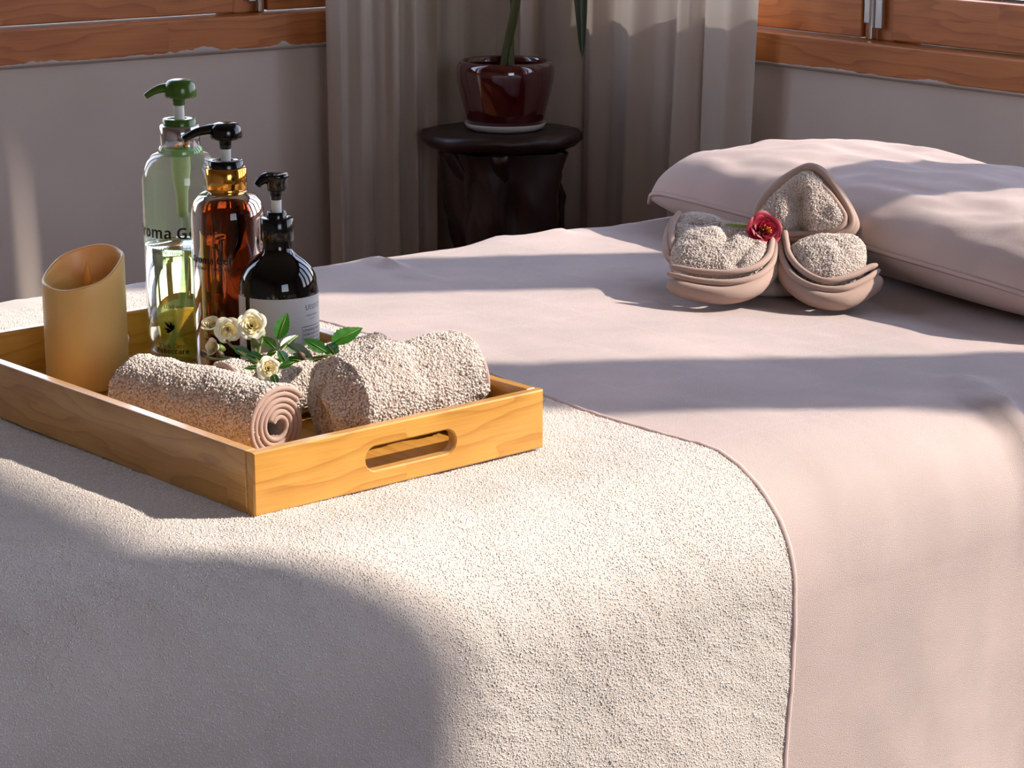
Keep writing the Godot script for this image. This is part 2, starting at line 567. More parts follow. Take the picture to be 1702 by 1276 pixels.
func cloth_shift(p: Vector3) -> float:
	var d := 0.0035 * nz.get_noise_3d(p.x * 3.0, p.y * 3.0, p.z * 3.0) + 0.0018 * nz.get_noise_3d(p.x * 11.0, p.y * 7.0, p.z * 9.0)
	if p.y < 0.6:   # hanging sides fall in shallow waves
		d += (0.6 - p.y) * 0.035 * (0.6 + sin(p.x * 9.0 + 1.3) + 0.5 * sin(p.x * 17.0))
	for r in ridges:
		var q := Geometry3D.get_closest_point_to_segment(p, r[0], r[1])
		var k: float = p.distance_to(q) / r[2]
		if k < 3.0: d += r[3] * exp(-k * k)
	return d

func build_bed():
	var bed := thing("massage_bed", "wide padded massage bed under pink fleece covers", "bed", Vector3((B_X0 + B_X1) / 2.0, 0, (B_ZF + B_ZN) / 2.0))
	var lx := B_X1 - B_X0 - 0.05
	var lz := B_ZN - B_ZF - 0.05
	board(Vector3(lx, 0.22, lz), Vector3(0, 0.545, 0), 0.07, "mattress", M.saucer, bed)
	board(Vector3(lx - 0.06, 0.09, lz - 0.06), Vector3(0, 0.39, 0), 0.006, "bed_frame", M.dark_wood, bed)
	for sx in [-1, 1]:
		for sz in [-1, 1]:
			board(Vector3(0.07, 0.345, 0.07), Vector3(sx * (lx / 2.0 - 0.12), 0.1725, sz * (lz / 2.0 - 0.12)), 0.005, "leg", M.dark_wood, bed)
	# wrinkles: a fold near the far edge and creases where the sheet turns down by the pillow
	ridges = [
		[on_y(606, 424, 0.672), on_y(650, 440, 0.672), 0.010, 0.007], [on_y(650, 440, 0.672), on_y(706, 464, 0.672), 0.009, 0.006],
		[on_y(1600, 632, 0.672), on_y(1668, 668, 0.672), 0.016, 0.008], [on_y(1668, 668, 0.672), Vector3(1.735, 0.60, -1.40), 0.016, 0.013],
		[Vector3(1.63, 0.66, -1.42), Vector3(1.665, 0.58, -1.39), 0.012, 0.008],
		[on_y(780, 392, 0.672), on_y(930, 388, 0.672), 0.02, 0.008], [on_y(820, 385, 0.672), on_y(1000, 372, 0.672), 0.015, 0.006]]
	var st := new_st()
	var size := Vector3(B_X1 - B_X0, 0.672 - 0.09, B_ZN - B_ZF)
	var c := Vector3((B_X0 + B_X1) / 2.0, 0.09 + size.y / 2.0, (B_ZF + B_ZN) / 2.0)
	var weld := new_st()
	rbox_into(st, c, size, B_R, 0.014, func(o, d): return o + d * cloth_shift(c + o), Basis.IDENTITY, true)
	var arr := st.commit_to_arrays()
	var vs: PackedVector3Array = arr[Mesh.ARRAY_VERTEX]
	for v in vs: weld.add_vertex(v.snapped(Vector3.ONE * 1e-5))
	weld.index()
	tag(put(commit_smooth(weld), "bed_sheet", M.sheet), "dusty pink plush sheet covering the whole bed, bare around the pillow", "sheet")
	# the cream throw across the foot half
	var prof := []
	var hem := 0.13
	var ro := B_R + 0.008
	var zn := B_ZN + 0.008
	var zf := B_ZF - 0.008
	var ty := 0.680
	for k in 40: prof.append([Vector3(0, lerpf(hem, ty - ro, k / 40.0), zf), Vector3(0, 0, -1)])
	for k in 14:
		var a := PI / 2 * k / 14.0
		prof.append([Vector3(0, ty - ro + ro * sin(a), zf + ro - ro * cos(a)), Vector3(0, sin(a), -cos(a))])
	for k in 90: prof.append([Vector3(0, ty, lerpf(zf + ro, zn - ro, k / 90.0)), Vector3(0, 1, 0)])
	for k in 14:
		var a := PI / 2 * k / 14.0
		prof.append([Vector3(0, ty - ro + ro * cos(a), zn - ro + ro * sin(a)), Vector3(0, cos(a), sin(a))])
	for k in 61: prof.append([Vector3(0, lerpf(ty - ro, hem, k / 60.0), zn), Vector3(0, 0, 1)])
	var pts := []
	var edge := []
	var other := []
	var x0 := B_X0 + 0.05
	for i in 101:
		var row := []
		for e in prof:
			var x1 := 1.366 + 0.010 * sin(e[0].z * 9.0 + 0.7) + 0.006 * sin(e[0].y * 14.0)
			var p: Vector3 = e[0] + Vector3(lerpf(x0, x1, i / 100.0), 0, 0)
			p += e[1] * (cloth_shift(p) + 0.0014 * nz.get_noise_3d(p.x * 60.0, p.y * 60.0, p.z * 60.0))
			row.append(p)
			if i == 0: other.append(p)
			if i == 100: edge.append(p - e[1] * 0.0025)
		pts.append(row)
	var t := thing("fleece_throw", "cream fleece throw with pink piped edge draped under the wooden tray", "throw")
	var blanket := grid_mesh(pts, false, false, true)
	put(blanket, "blanket", M.throw, t)
	fluff(blanket, 260000.0, 0.00078, M.pile, t, 31, func(p: Vector3) -> bool: return p.x > 0.5 and p.z > -2.45 and p.y > 0.2)
	put(tube(edge, 0.0042, 8, false, Vector3.RIGHT), "piping", M.piping, t)
	put(tube(other, 0.0042, 8, false, Vector3.RIGHT), "piping", M.piping, t)

func build_pillow():
	var T := 0.064
	var L := 0.50
	var D := 0.215
	var a := on_y(1078, 372, BED_Y)
	var b := on_y(1690, 556, BED_Y)
	var along := (b - a); along.y = 0
	along = along.normalized()
	var deep := along.cross(Vector3.UP)          # towards the bed's head
	if deep.x < 0: deep = -deep
	var c := a + along * (L - 0.125) + deep * (D + 0.008)
	c.y = 0.672
	var o := thing("pillow", "plump dusty pink plush pillow at the head of the bed", "pillow", c)
	var wob := noise(FastNoiseLite.TYPE_SIMPLEX_SMOOTH, 1.0, 77, 2)
	var shape := func(u: float, v: float, upper: bool) -> Vector3:
		var fu := 1.0 - pow(absf(u), 8.0)
		var fv := 1.0 - pow(absf(v), 4.5)
		var t := T * pow(maxf(fu, 0.0), 0.55) * pow(maxf(fv, 0.0), 0.5)
		var cu := 1.0 - 0.05 * (1.0 - v * v)
		var cv := 1.0 - 0.07 * (1.0 - u * u)
		var seam := 0.022 + 0.030 * pow(maxf(fu, 0.0), 0.6) + 0.012 * (1.0 - v * v)
		var w := 0.007 * wob.get_noise_2d(u * 2.2, v * 2.0) * (1.0 - u * u * v * v) + 0.002 * wob.get_noise_2d(u * 6.0, v * 5.0 + 9.0)
		var y := seam + (t * 0.85 + w * sqrt(maxf(t / T, 0.0)) if upper else -t * 0.9)
		return along * (u * L * cu * (1.0 - 0.085 * pow(v, 4.0))) + deep * (v * D * cv * (1.0 - 0.20 * pow(absf(u), 6.0))) + Vector3.UP * maxf(y, 0.004)
	var st := new_st()
	var base := 0
	for up in [true, false]:
		var pts := []
		for i in 81:
			var row := []
			for j in 51:
				row.append(shape.call(sin((i / 40.0 - 1.0) * PI / 2), sin((j / 25.0 - 1.0) * PI / 2), up))
			pts.append(row)
		base = grid_into(st, pts, base, false, false, up)
	put(commit_smooth(st), "cushion", M.pillow, o)
	var path := []
	for k in 60: path.append(shape.call(-1.0 + k / 30.0, -1.0, true))
	for k in 40: path.append(shape.call(1.0, -1.0 + k / 20.0, true))
	for k in 60: path.append(shape.call(1.0 - k / 30.0, 1.0, true))
	for k in 40: path.append(shape.call(-1.0, 1.0 - k / 20.0, true))
	put(tube(path, 0.0035, 6, true), "seam", M.piping, o)

# ------------------------------------------------------------------ tray
const TR_A := 0.0768
const TR_W := 0.322
const TR_L := 0.545
const TR_H := 0.055
var tray_o := Vector3(0.917, 0.681, -1.570)
var tray_u := Vector3(cos(TR_A), 0, -sin(TR_A))
var tray_v := Vector3(-sin(TR_A), 0, -cos(TR_A))

func slotted_panel(w: float, h: float, t: float, sw: float, sh: float, sx: float, sy: float) -> ArrayMesh:
	var n := 64
	var b := 0.0014
	var inner := func(g: float) -> Array:
		var l := []
		var r := sh / 2.0 + g
		var half := sw / 2.0 - sh / 2.0
		for k in n:
			var a := TAU * (k + 0.5) / n
			var side := half if cos(a) > 0 else -half
			l.append(Vector2(sx + side + r * cos(a), sy + r * sin(a)))
		return l
	var outer := func(g: float) -> Array:
		var l := []
		var ins: Array = inner.call(0.0)
		for p in ins:
			var d: Vector2 = p - Vector2(sx, sy)
			# go straight up or down from the straight runs, out to the ends from the round ones
			var hx := w / 2.0 - g; var hy := h / 2.0 - g
			var kx := INF if absf(d.x) < 1e-6 else ((hx if d.x > 0 else -hx) - sx) / d.x
			var ky := INF if absf(d.y) < 1e-6 else ((hy if d.y > 0 else -hy) - sy) / d.y
			l.append(Vector2(sx, sy) + d * minf(kx, ky))
		# snap the four nearest points to the corners
		for cx in [-1, 1]:
			for cy in [-1, 1]:
				var best := 0
				var c := Vector2(cx * (w / 2.0 - g), cy * (h / 2.0 - g))
				for k in n:
					if l[k].distance_to(c) < l[best].distance_to(c): best = k
				l[best] = c
		return l
	var rings := [[outer.call(b), t / 2], [inner.call(b), t / 2], [inner.call(0.0), t / 2 - b], [inner.call(0.0), -t / 2 + b], [inner.call(b), -t / 2], [outer.call(b), -t / 2], [outer.call(0.0), -t / 2 + b], [outer.call(0.0), t / 2 - b]]
	var st := new_st()
	st.set_smooth_group(-1)
	for r in rings.size():
		var ra = rings[r]
		var rb = rings[(r + 1) % rings.size()]
		for k in n:
			var k2 := (k + 1) % n
			var q := []
			for e in [[ra, k], [rb, k], [rb, k2], [ra, k2]]:
				var p: Vector2 = e[0][0][e[1]]
				q.append(Vector3(p.x, p.y, e[0][1]))
			for i in [0, 1, 2, 0, 2, 3]:
				st.set_uv(Vector2(q[i].x, q[i].y + q[i].z))
				st.add_vertex(q[i])
	st.generate_normals()
	return st.commit()

func tray_at(u: float, v: float, y: float) -> Vector3:
	return Vector3(tray_o.x, 0, tray_o.z) + tray_u * u + tray_v * v + Vector3.UP * y

func build_tray():
	var o := thing("serving_tray", "honey coloured wooden serving tray with slotted handles", "tray", tray_o)
	o.basis = Basis(tray_u, Vector3.UP, tray_u.cross(Vector3.UP))   # local z runs towards the near side, so the tray reaches back along -z
	var t := 0.011
	var panel := slotted_panel(TR_W, TR_H, t, 0.100, 0.0215, 0.006, -0.001)
	for z in [-t / 2.0, -TR_L + t / 2.0]:
		var p := put(panel, "handle_panel", M.tray, o)
		p.position = Vector3(TR_W / 2.0, TR_H / 2.0, z)
	for x in [t / 2.0, TR_W - t / 2.0]:
		board(Vector3(t, TR_H, TR_L - 2.0 * t - 0.0006), Vector3(x, TR_H / 2.0, -TR_L / 2.0), 0.0014, "side_panel", M.tray, o)
	board(Vector3(TR_W - 2.0 * t, 0.007, TR_L - 2.0 * t), Vector3(TR_W / 2.0, 0.0065, -TR_L / 2.0), 0.001, "tray_base", M.tray, o)

# ------------------------------------------------------------------ bottles and candle
var cam_side := Vector3.ZERO
func spot(px: float, py: float) -> Vector3:
	return on_y(px, py, tray_o.y + 0.0102)

func face_axes(p: Vector3) -> Basis:   # z towards the viewer's side of the thing, x to its right
	var z := eye - p
	z.y = 0
	z = z.normalized()
	return Basis(Vector3.UP.cross(z), Vector3.UP, z)

func curved_text(words: String, fnt: String, bold: bool, high: float, R: float, a_mid: float, y: float, called: String, m: Material, parent: Node3D, italic := 0.0, stretch := 1.0):
	var tm := TextMesh.new()
	var sf := SystemFont.new()
	sf.font_names = PackedStringArray([fnt])
	sf.font_weight = 700 if bold else 400
	tm.font = sf
	tm.text = words
	tm.font_size = 40
	tm.pixel_size = high / 30.0
	tm.depth = 0.0
	tm.curve_step = 2.0
	var arr := tm.get_mesh_arrays()
	var vs: PackedVector3Array = arr[Mesh.ARRAY_VERTEX]
	var idx = arr[Mesh.ARRAY_INDEX]
	var out := PackedVector3Array()
	var nr := PackedVector3Array()
	for v in vs:
		var a := a_mid + (v.x * stretch + italic * v.y) / R
		out.append(Vector3(sin(a) * (R + 0.0004), y + v.y, cos(a) * (R + 0.0004)))
		nr.append(Vector3(sin(a), 0, cos(a)))
	var am := ArrayMesh.new()
	var na := []
	na.resize(Mesh.ARRAY_MAX)
	na[Mesh.ARRAY_VERTEX] = out
	na[Mesh.ARRAY_NORMAL] = nr
	if idx != null: na[Mesh.ARRAY_INDEX] = idx
	am.add_surface_from_arrays(Mesh.PRIMITIVE_TRIANGLES, na)
	return put(am, called, m, parent)

func V2(a: float, b: float) -> Vector2:
	return Vector2(a, b)

# pump: collar at yc (bottom) .. ; all heights in metres above the bottle's foot
func pump(o: Node3D, d: Dictionary):
	var st := new_st()
	var n := lathe_into(st, 0, [V2(d.rc * 0.5, d.c0), V2(d.rc - 0.0006, d.c0), V2(d.rc - 0.0006, d.c0), V2(d.rc, d.c0 + 0.0006), V2(d.rc, d.c1 - 0.0008), V2(d.rc - 0.0008, d.c1), V2(d.rc - 0.0008, d.c1), V2(d.rd * 0.8, d.c1)])
	put(commit_smooth(st), "collar", d.m_collar, o)
	st = new_st()
	lathe_into(st, 0, [V2(d.rd, d.c1 - 0.002), V2(d.rd, d.d1 - 0.0008), V2(d.rd - 0.0008, d.d1), V2(d.rd - 0.0008, d.d1), V2(d.rs + 0.003, d.d1), V2(d.rs + 0.003, d.d1), V2(d.rs + 0.002, d.d1 - 0.003), V2(0.0, d.d1 - 0.003)])
	put(commit_smooth(st), "lock_ring", d.m_head, o)
	put(lathe([V2(d.rs, d.d1 - 0.004), V2(d.rs, d.s1 + 0.004)], 20), "stem", M.white_plastic, o)
	st = new_st()
	n = lathe_into(st, 0, [V2(d.rb - 0.001, d.s1), V2(d.rb, d.s1 + 0.001), V2(d.rb * 0.97, (d.s1 + d.h0) / 2.0), V2(d.rb * 1.12, d.h0)], 24)
	var hh: float = d.h1 - d.h0
	n = lathe_into(st, n, [V2(0, d.h0), V2(d.rh * 0.88, d.h0), V2(d.rh * 0.98, d.h0 + hh * 0.06), V2(d.rh, d.h0 + hh * 0.18), V2(d.rh * 0.99, d.h0 + hh * 0.45), V2(d.rh * 0.93, d.h0 + hh * 0.72), V2(d.rh * 0.78, d.h0 + hh * 0.9), V2(d.rh * 0.5, d.h0 + hh * 0.985), V2(0, d.h1)] if d.round else [V2(0, d.h0), V2(d.rh * 0.80, d.h0), V2(d.rh * 0.83, d.h0 + hh * 0.1), V2(d.rh * 0.86, d.h0 + hh * 0.62), V2(d.rh * 0.98, d.h0 + hh * 0.72), V2(d.rh, d.h0 + hh * 0.88), V2(d.rh * 0.94, d.h1), V2(d.rh * 0.94, d.h1), V2(0, d.h1 - hh * 0.08)], 32, d.get("hc", Vector3.ZERO))
	var path := spline(d.spout, 18)
	var rr := []
	for k in path.size(): rr.append(lerpf(d.sr0, d.sr1, float(k) / (path.size() - 1)))
	tube_into(st, n, path, rr, 14)
	put(commit_smooth(st), "pump_head", d.m_head, o)

func build_green_bottle():
	var p := spot(312, 589)
	var o := thing("gel_bottle", "tall clear green gel bottle with olive pump and chrome collar", "bottle", p, "pump bottles on the tray")
	o.basis = face_axes(p)
	var R := 0.0412
	var H := 0.2175
	var wall := [V2(0.0, 0.0015), V2(R * 0.80, 0.0), V2(R * 0.93, 0.002), V2(R, 0.009), V2(R, 0.1830), V2(R * 0.985, 0.1900), V2(R * 0.93, 0.1990), V2(R * 0.83, 0.2070), V2(R * 0.70, 0.2125), V2(R * 0.54, 0.2150)]
	put(lathe(wall, 64), "bottle_body", M.green_glass, o)
	put(lathe([V2(R * 0.56, 0.2125), V2(R * 0.56, 0.2170), V2(R * 0.53, 0.2200), V2(R * 0.5, 0.2220)], 48), "neck_ring", M.green_neck, o)
	var lv := 0.119
	var q := R - 0.0016
	put(lathe([V2(0, 0.0035), V2(q * 0.80, 0.0025), V2(q * 0.93, 0.004), V2(q, 0.010), V2(q, lv), V2(q, lv), V2(q * 0.96, lv - 0.0012), V2(0, lv - 0.0015)], 64), "gel", M.gel, o)
	pump(o, {rc = 0.0204, c0 = 0.2190, c1 = 0.2425, rd = 0.0172, d1 = 0.2492, rs = 0.0053, s1 = 0.2625, rb = 0.0062, h0 = 0.2705, h1 = 0.2895, rh = 0.0165, round = true, hc = Vector3(0.002, 0, 0), m_collar = M.chrome, m_head = M.green_plastic,
		spout = [Vector3(-0.008, 0.2803, 0.0), Vector3(-0.0165, 0.2800, 0.0), Vector3(-0.025, 0.2775, 0.001), Vector3(-0.0335, 0.2722, 0.002)], sr0 = 0.0058, sr1 = 0.0030})
	put(lathe([V2(0.0095, 0.2170), V2(0.0098, 0.1970), V2(0.0086, 0.1880), V2(0.0086, 0.1830), V2(0.0064, 0.1730), V2(0.0056, 0.1490), V2(0.0048, 0.1470)], 24), "pump_barrel", M.pale_plastic, o)
	put(tube(spline([Vector3(0.002, 0.1510, 0), Vector3(0.003, 0.125, 0.002), Vector3(-0.003, 0.07, 0.004), Vector3(-0.013, 0.03, 0.006), Vector3(-0.024, 0.008, 0.008)], 24), 0.0052, 14), "dip_tube", M.clear_tube, o)
	curved_text("Aroma Gel", "Droid Sans", true, 0.0122, R, -0.55, 0.1365, "lettering", M.ink, o, 0.0, 1.04)
	curved_text("moisture  make moisturize", "Droid Sans", false, 0.0042, R, -0.15, 0.1165, "lettering", M.ink_red, o)
	curved_text("LOVE me", "Droid Sans", false, 0.0040, R, -0.32, 0.060, "lettering", M.ink, o)
	curved_text("Vis & Care", "Droid Serif", false, 0.0046, R, -0.40, 0.0185, "lettering", M.ink_red, o)
	curved_text("Pobeccare", "Droid Sans", true, 0.0056, R, -0.40, 0.0128, "lettering", M.ink, o)
	# the little five-leaf emblem
	var st := new_st()
	var base := 0
	for e in [[-0.0075, 0.0085, 0.0], [-0.0005, 0.0085, 0.0], [0.0035, 0.0055, 0.0], [-0.0080, 0.0005, 0.0], [-0.0065, -0.0035, 0.0]]:
		var tip := Vector2(e[0], e[1])
		var root := Vector2(0.0015, -0.001)
		var mid := (tip + root) / 2.0
		var nr := (tip - root).orthogonal().normalized() * 0.0016
		for v in [root, mid + nr, tip, root, tip, mid - nr]:
			var a: float = -0.40 + v.x / R
			st.set_normal(Vector3(sin(a), 0, cos(a)))
			st.add_vertex(Vector3(sin(a) * (R + 0.0004), 0.036 + v.y, cos(a) * (R + 0.0004)))
	for v in [Vector2(0.001, -0.001), Vector2(0.0018, -0.001), Vector2(0.0048, -0.0062)]:
		var a: float = -0.40 + v.x / R
		st.set_normal(Vector3(sin(a), 0, cos(a)))
		st.add_vertex(Vector3(sin(a) * (R + 0.0004), 0.036 + v.y, cos(a) * (R + 0.0004)))
	put(st.commit(), "emblem", M.ink, o)

func build_amber_bottle():
	var p := spot(386, 612)
	var o := thing("oil_bottle", "amber brown oil bottle with black pump and gold collar", "bottle", p, "pump bottles on the tray")
	o.basis = face_axes(p)
	var R := 0.0374
	put(lathe([V2(0.0, 0.0015), V2(R * 0.82, 0.0), V2(R * 0.94, 0.002), V2(R, 0.008), V2(R, 0.157), V2(R * 0.98, 0.165), V2(R * 0.91, 0.174), V2(R * 0.78, 0.1805), V2(R * 0.6, 0.184), V2(R * 0.5, 0.185), V2(R * 0.5, 0.19), V2(0, 0.19)], 64), "bottle_body", M.amber_glass, o)
	pump(o, {rc = 0.0206, c0 = 0.1845, c1 = 0.2085, rd = 0.0175, d1 = 0.2155, rs = 0.0052, s1 = 0.2265, rb = 0.0060, h0 = 0.2365, h1 = 0.2535, rh = 0.0160, round = true, hc = Vector3(0.001, 0, 0), m_collar = M.gold, m_head = M.black_plastic,
		spout = [Vector3(-0.008, 0.2468, 0.0), Vector3(-0.018, 0.2460, 0.0), Vector3(-0.030, 0.2430, 0.001), Vector3(-0.0415, 0.2370, 0.002)], sr0 = 0.0056, sr1 = 0.0036})
	curved_text("Aroma Gel", "Droid Sans", true, 0.0072, R, -0.58, 0.119, "lettering", M.ink, o)
	curved_text("moisture  make moisturize", "Droid Sans", false, 0.0036, R, -0.3, 0.111, "lettering", M.ink, o)

func label_image() -> ImageTexture:
	var w := 1024
	var h := 384
	var img := Image.create(w, h, false, Image.FORMAT_RGB8)
	img.fill(Color(0.74, 0.735, 0.73))
	var r := RandomNumberGenerator.new()
	r.seed = 5
	var ink := Color(0.16, 0.15, 0.17)
	var glyphs := func(x0: int, y0: int, size: int, count: int, gap: int, weight: int):
		for k in count:
			var gx: int = x0 + k * (size + gap)
			for s in 3:
				img.fill_rect(Rect2i(gx + r.randi_range(0, size / 3), y0 + s * size / 3 + r.randi_range(0, 2), r.randi_range(size / 2, size - 2), weight), ink)
			for s in 2:
				img.fill_rect(Rect2i(gx + r.randi_range(1, size - 3), y0 + r.randi_range(0, 3), weight, r.randi_range(size / 2, size)), ink)
	glyphs.call(640, 38, 26, 9, 7, 3)
	glyphs.call(650, 84, 7, 22, 2, 2)
	glyphs.call(700, 102, 6, 13, 2, 1)
	img.fill_rect(Rect2i(590, 138, 400, 3), ink)
	img.fill_rect(Rect2i(590, 138, 3, 200), ink)
	for row in 9:
		glyphs.call(604, 150 + row * 20, 15 if row < 2 else 11, 20 if row < 2 else 28, 3, 3 if row < 2 else 2)
	return tex(img)

func build_black_bottle():
	var p := spot(467, 637)
	var o := thing("lotion_bottle", "squat glossy black lotion bottle with a white printed label", "bottle", p, "pump bottles on the tray")
	o.basis = face_axes(p)
	o.scale = Vector3(1, 1.035, 1)
	var R := 0.0392
	put(lathe([V2(0.0, 0.0015), V2(R * 0.84, 0.0), V2(R * 0.95, 0.002), V2(R, 0.008), V2(R, 0.092), V2(R * 0.985, 0.100), V2(R * 0.93, 0.108), V2(R * 0.83, 0.1155), V2(R * 0.68, 0.122), V2(R * 0.50, 0.127), V2(R * 0.385, 0.1305), V2(R * 0.36, 0.134), V2(R * 0.36, 0.150)], 64), "bottle_body", M.black_glass, o)
	pump(o, {rc = 0.0163, c0 = 0.1405, c1 = 0.1625, rd = 0.0098, d1 = 0.1682, rs = 0.0050, s1 = 0.1790, rb = 0.0055, h0 = 0.1885, h1 = 0.2042, rh = 0.0118, round = false, hc = Vector3(0.001, 0, 0), m_collar = M.black_plastic, m_head = M.black_plastic,
		spout = [Vector3(-0.003, 0.1995, 0.0), Vector3(-0.010, 0.2000, 0.001), Vector3(-0.0150, 0.1975, 0.002), Vector3(-0.0185, 0.1935, 0.003)], sr0 = 0.0066, sr1 = 0.0036})
	# paper label, open for a few millimetres at the left
	var pts := []; var uvs := []
	var a0 := -0.80
	var a1 := a0 + TAU - 0.16
	for i in 97:
		var t := i / 96.0
		var a := lerpf(a0, a1, t)
		var row := []; var ur := []
		for j in 3:
			row.append(Vector3(sin(a) * (R + 0.0004), 0.012 + 0.0785 * j / 2.0, cos(a) * (R + 0.0004)))
			ur.append(Vector2(t * 2.55, 1.0 - j / 2.0))
		pts.append(row); uvs.append(ur)
	var lm := mat(Color.WHITE, 0.32)
	lm.albedo_texture = label_image()
	lm.texture_repeat = true
	put(grid_mesh(pts, false, false, false, uvs), "paper_label", lm, o)

func build_candle():
	var p := spot(147, 638)
	var o := thing("pillar_candle", "ivory flameless pillar candle with slanted melted rim", "candle", p)
	o.basis = face_axes(p)
	var R := 0.0408
	var rim := func(a: float) -> float:   # a = angle in the bottle's own axes, x right, z to the viewer
		return 0.1195 + 0.0112 * cos(a) - 0.0120 * sin(a) + 0.0012 * sin(3.0 * a + 0.5) + 0.0008 * sin(5.0 * a)
	var prof := [[0.0, 0.0], [0.94, 0.0], [1.0, 0.02]]
	var pts := []
	var seg := 72
	var ring := func(r: float, f) -> Array:
		var row := []
		for s in seg:
			var a := TAU * s / seg
			row.append(Vector3(r * R * cos(a), f.call(a), r * R * sin(a)))
		return row
	pts.append(ring.call(0.001, func(_a): return 0.0))
	pts.append(ring.call(0.95, func(_a): return 0.0))
	pts.append(ring.call(0.99, func(_a): return 0.001))
	for k in 12:
		pts.append(ring.call(1.0, func(a): return lerpf(0.003, rim.call(a) - 0.002, k / 11.0)))
	pts.append(ring.call(0.985, func(a): return rim.call(a) - 0.0004))
	pts.append(ring.call(0.955, func(a): return rim.call(a)))
	pts.append(ring.call(0.925, func(a): return rim.call(a) - 0.0006))
	pts.append(ring.call(0.905, func(a): return rim.call(a) - 0.003))
	pts.append(ring.call(0.87, func(a): return lerpf(rim.call(a), 0.098, 0.55)))
	pts.append(ring.call(0.78, func(a): return lerpf(rim.call(a), 0.098, 0.95)))
	pts.append(ring.call(0.5, func(_a): return 0.096))
	pts.append(ring.call(0.001, func(_a): return 0.0955))
	put(grid_mesh(pts, false, true), "wax_body", M.wax, o)
	var fl := []
	for e in [[0.0, 0.0012], [0.1, 0.0034], [0.3, 0.0044], [0.55, 0.0036], [0.8, 0.0018], [1.0, 0.0002]]:
		fl.append(V2(e[1], 0.0955 + 0.031 * e[0]))
	var f := put(lathe(fl, 16), "flame_tip", M.flame, o)
	f.position = Vector3(0.004, 0, 0.0)
	f.scale = Vector3(1, 1, 0.55)

# ------------------------------------------------------------------ towels
var nub: ArrayMesh
# loops of terry pile standing on a cloth: small curled tufts scattered over its faces
func fluff(mesh: ArrayMesh, per_m2: float, size: float, m: Material, parent: Node3D, seed_: int, keep = null):
	if nub == null:
		var rows := []
		for i in 5:
			var row := []
			for k in 6:
				var a := TAU * k / 6
				var t := PI * i / 4.0
				row.append(Vector3(sin(t) * cos(a) * (1.0 + 0.2 * sin(3.0 * a)), cos(t) * 0.9, sin(t) * sin(a)))
			rows.append(row)
		nub = grid_mesh(rows, false, true, true)
	var r := RandomNumberGenerator.new()
	r.seed = seed_
	var arr := mesh.surface_get_arrays(0)
	var vs: PackedVector3Array = arr[Mesh.ARRAY_VERTEX]
	var ns: PackedVector3Array = arr[Mesh.ARRAY_NORMAL]
	var ix: PackedInt32Array = arr[Mesh.ARRAY_INDEX]
	var where := []
	for f in range(0, ix.size(), 3):
		var a := vs[ix[f]]; var b := vs[ix[f + 1]]; var c := vs[ix[f + 2]]
		if keep != null and not keep.call((a + b + c) / 3.0): continue
		var want := (b - a).cross(c - a).length() * 0.5 * per_m2
		var n := int(want) + (1 if r.randf() < want - floorf(want) else 0)
		for k in n:
			var u := r.randf(); var v := r.randf()
			if u + v > 1.0: u = 1.0 - u; v = 1.0 - v
			var p := a + (b - a) * u + (c - a) * v
			var nn := ns[ix[f]]
			var s := size * r.randf_range(0.7, 1.25)
			var B := Basis(Vector3(r.randf_range(-1, 1), r.randf_range(-1, 1), r.randf_range(-1, 1)).normalized(), r.randf() * TAU).scaled_local(Vector3(s * r.randf_range(0.7, 1.5), s, s * 0.8))
			where.append(Transform3D(B, p + nn * size * 0.15))
	var mm := MultiMesh.new()
	mm.transform_format = MultiMesh.TRANSFORM_3D
	mm.mesh = nub
	mm.instance_count = where.size()
	for k in where.size(): mm.set_instance_transform(k, where[k])
	var o := MultiMeshInstance3D.new()
	o.multimesh = mm
	o.material_override = m
	o.name = "terry_loops"
	o.set_meta("kind", "stuff")
	parent.add_child(o, true)

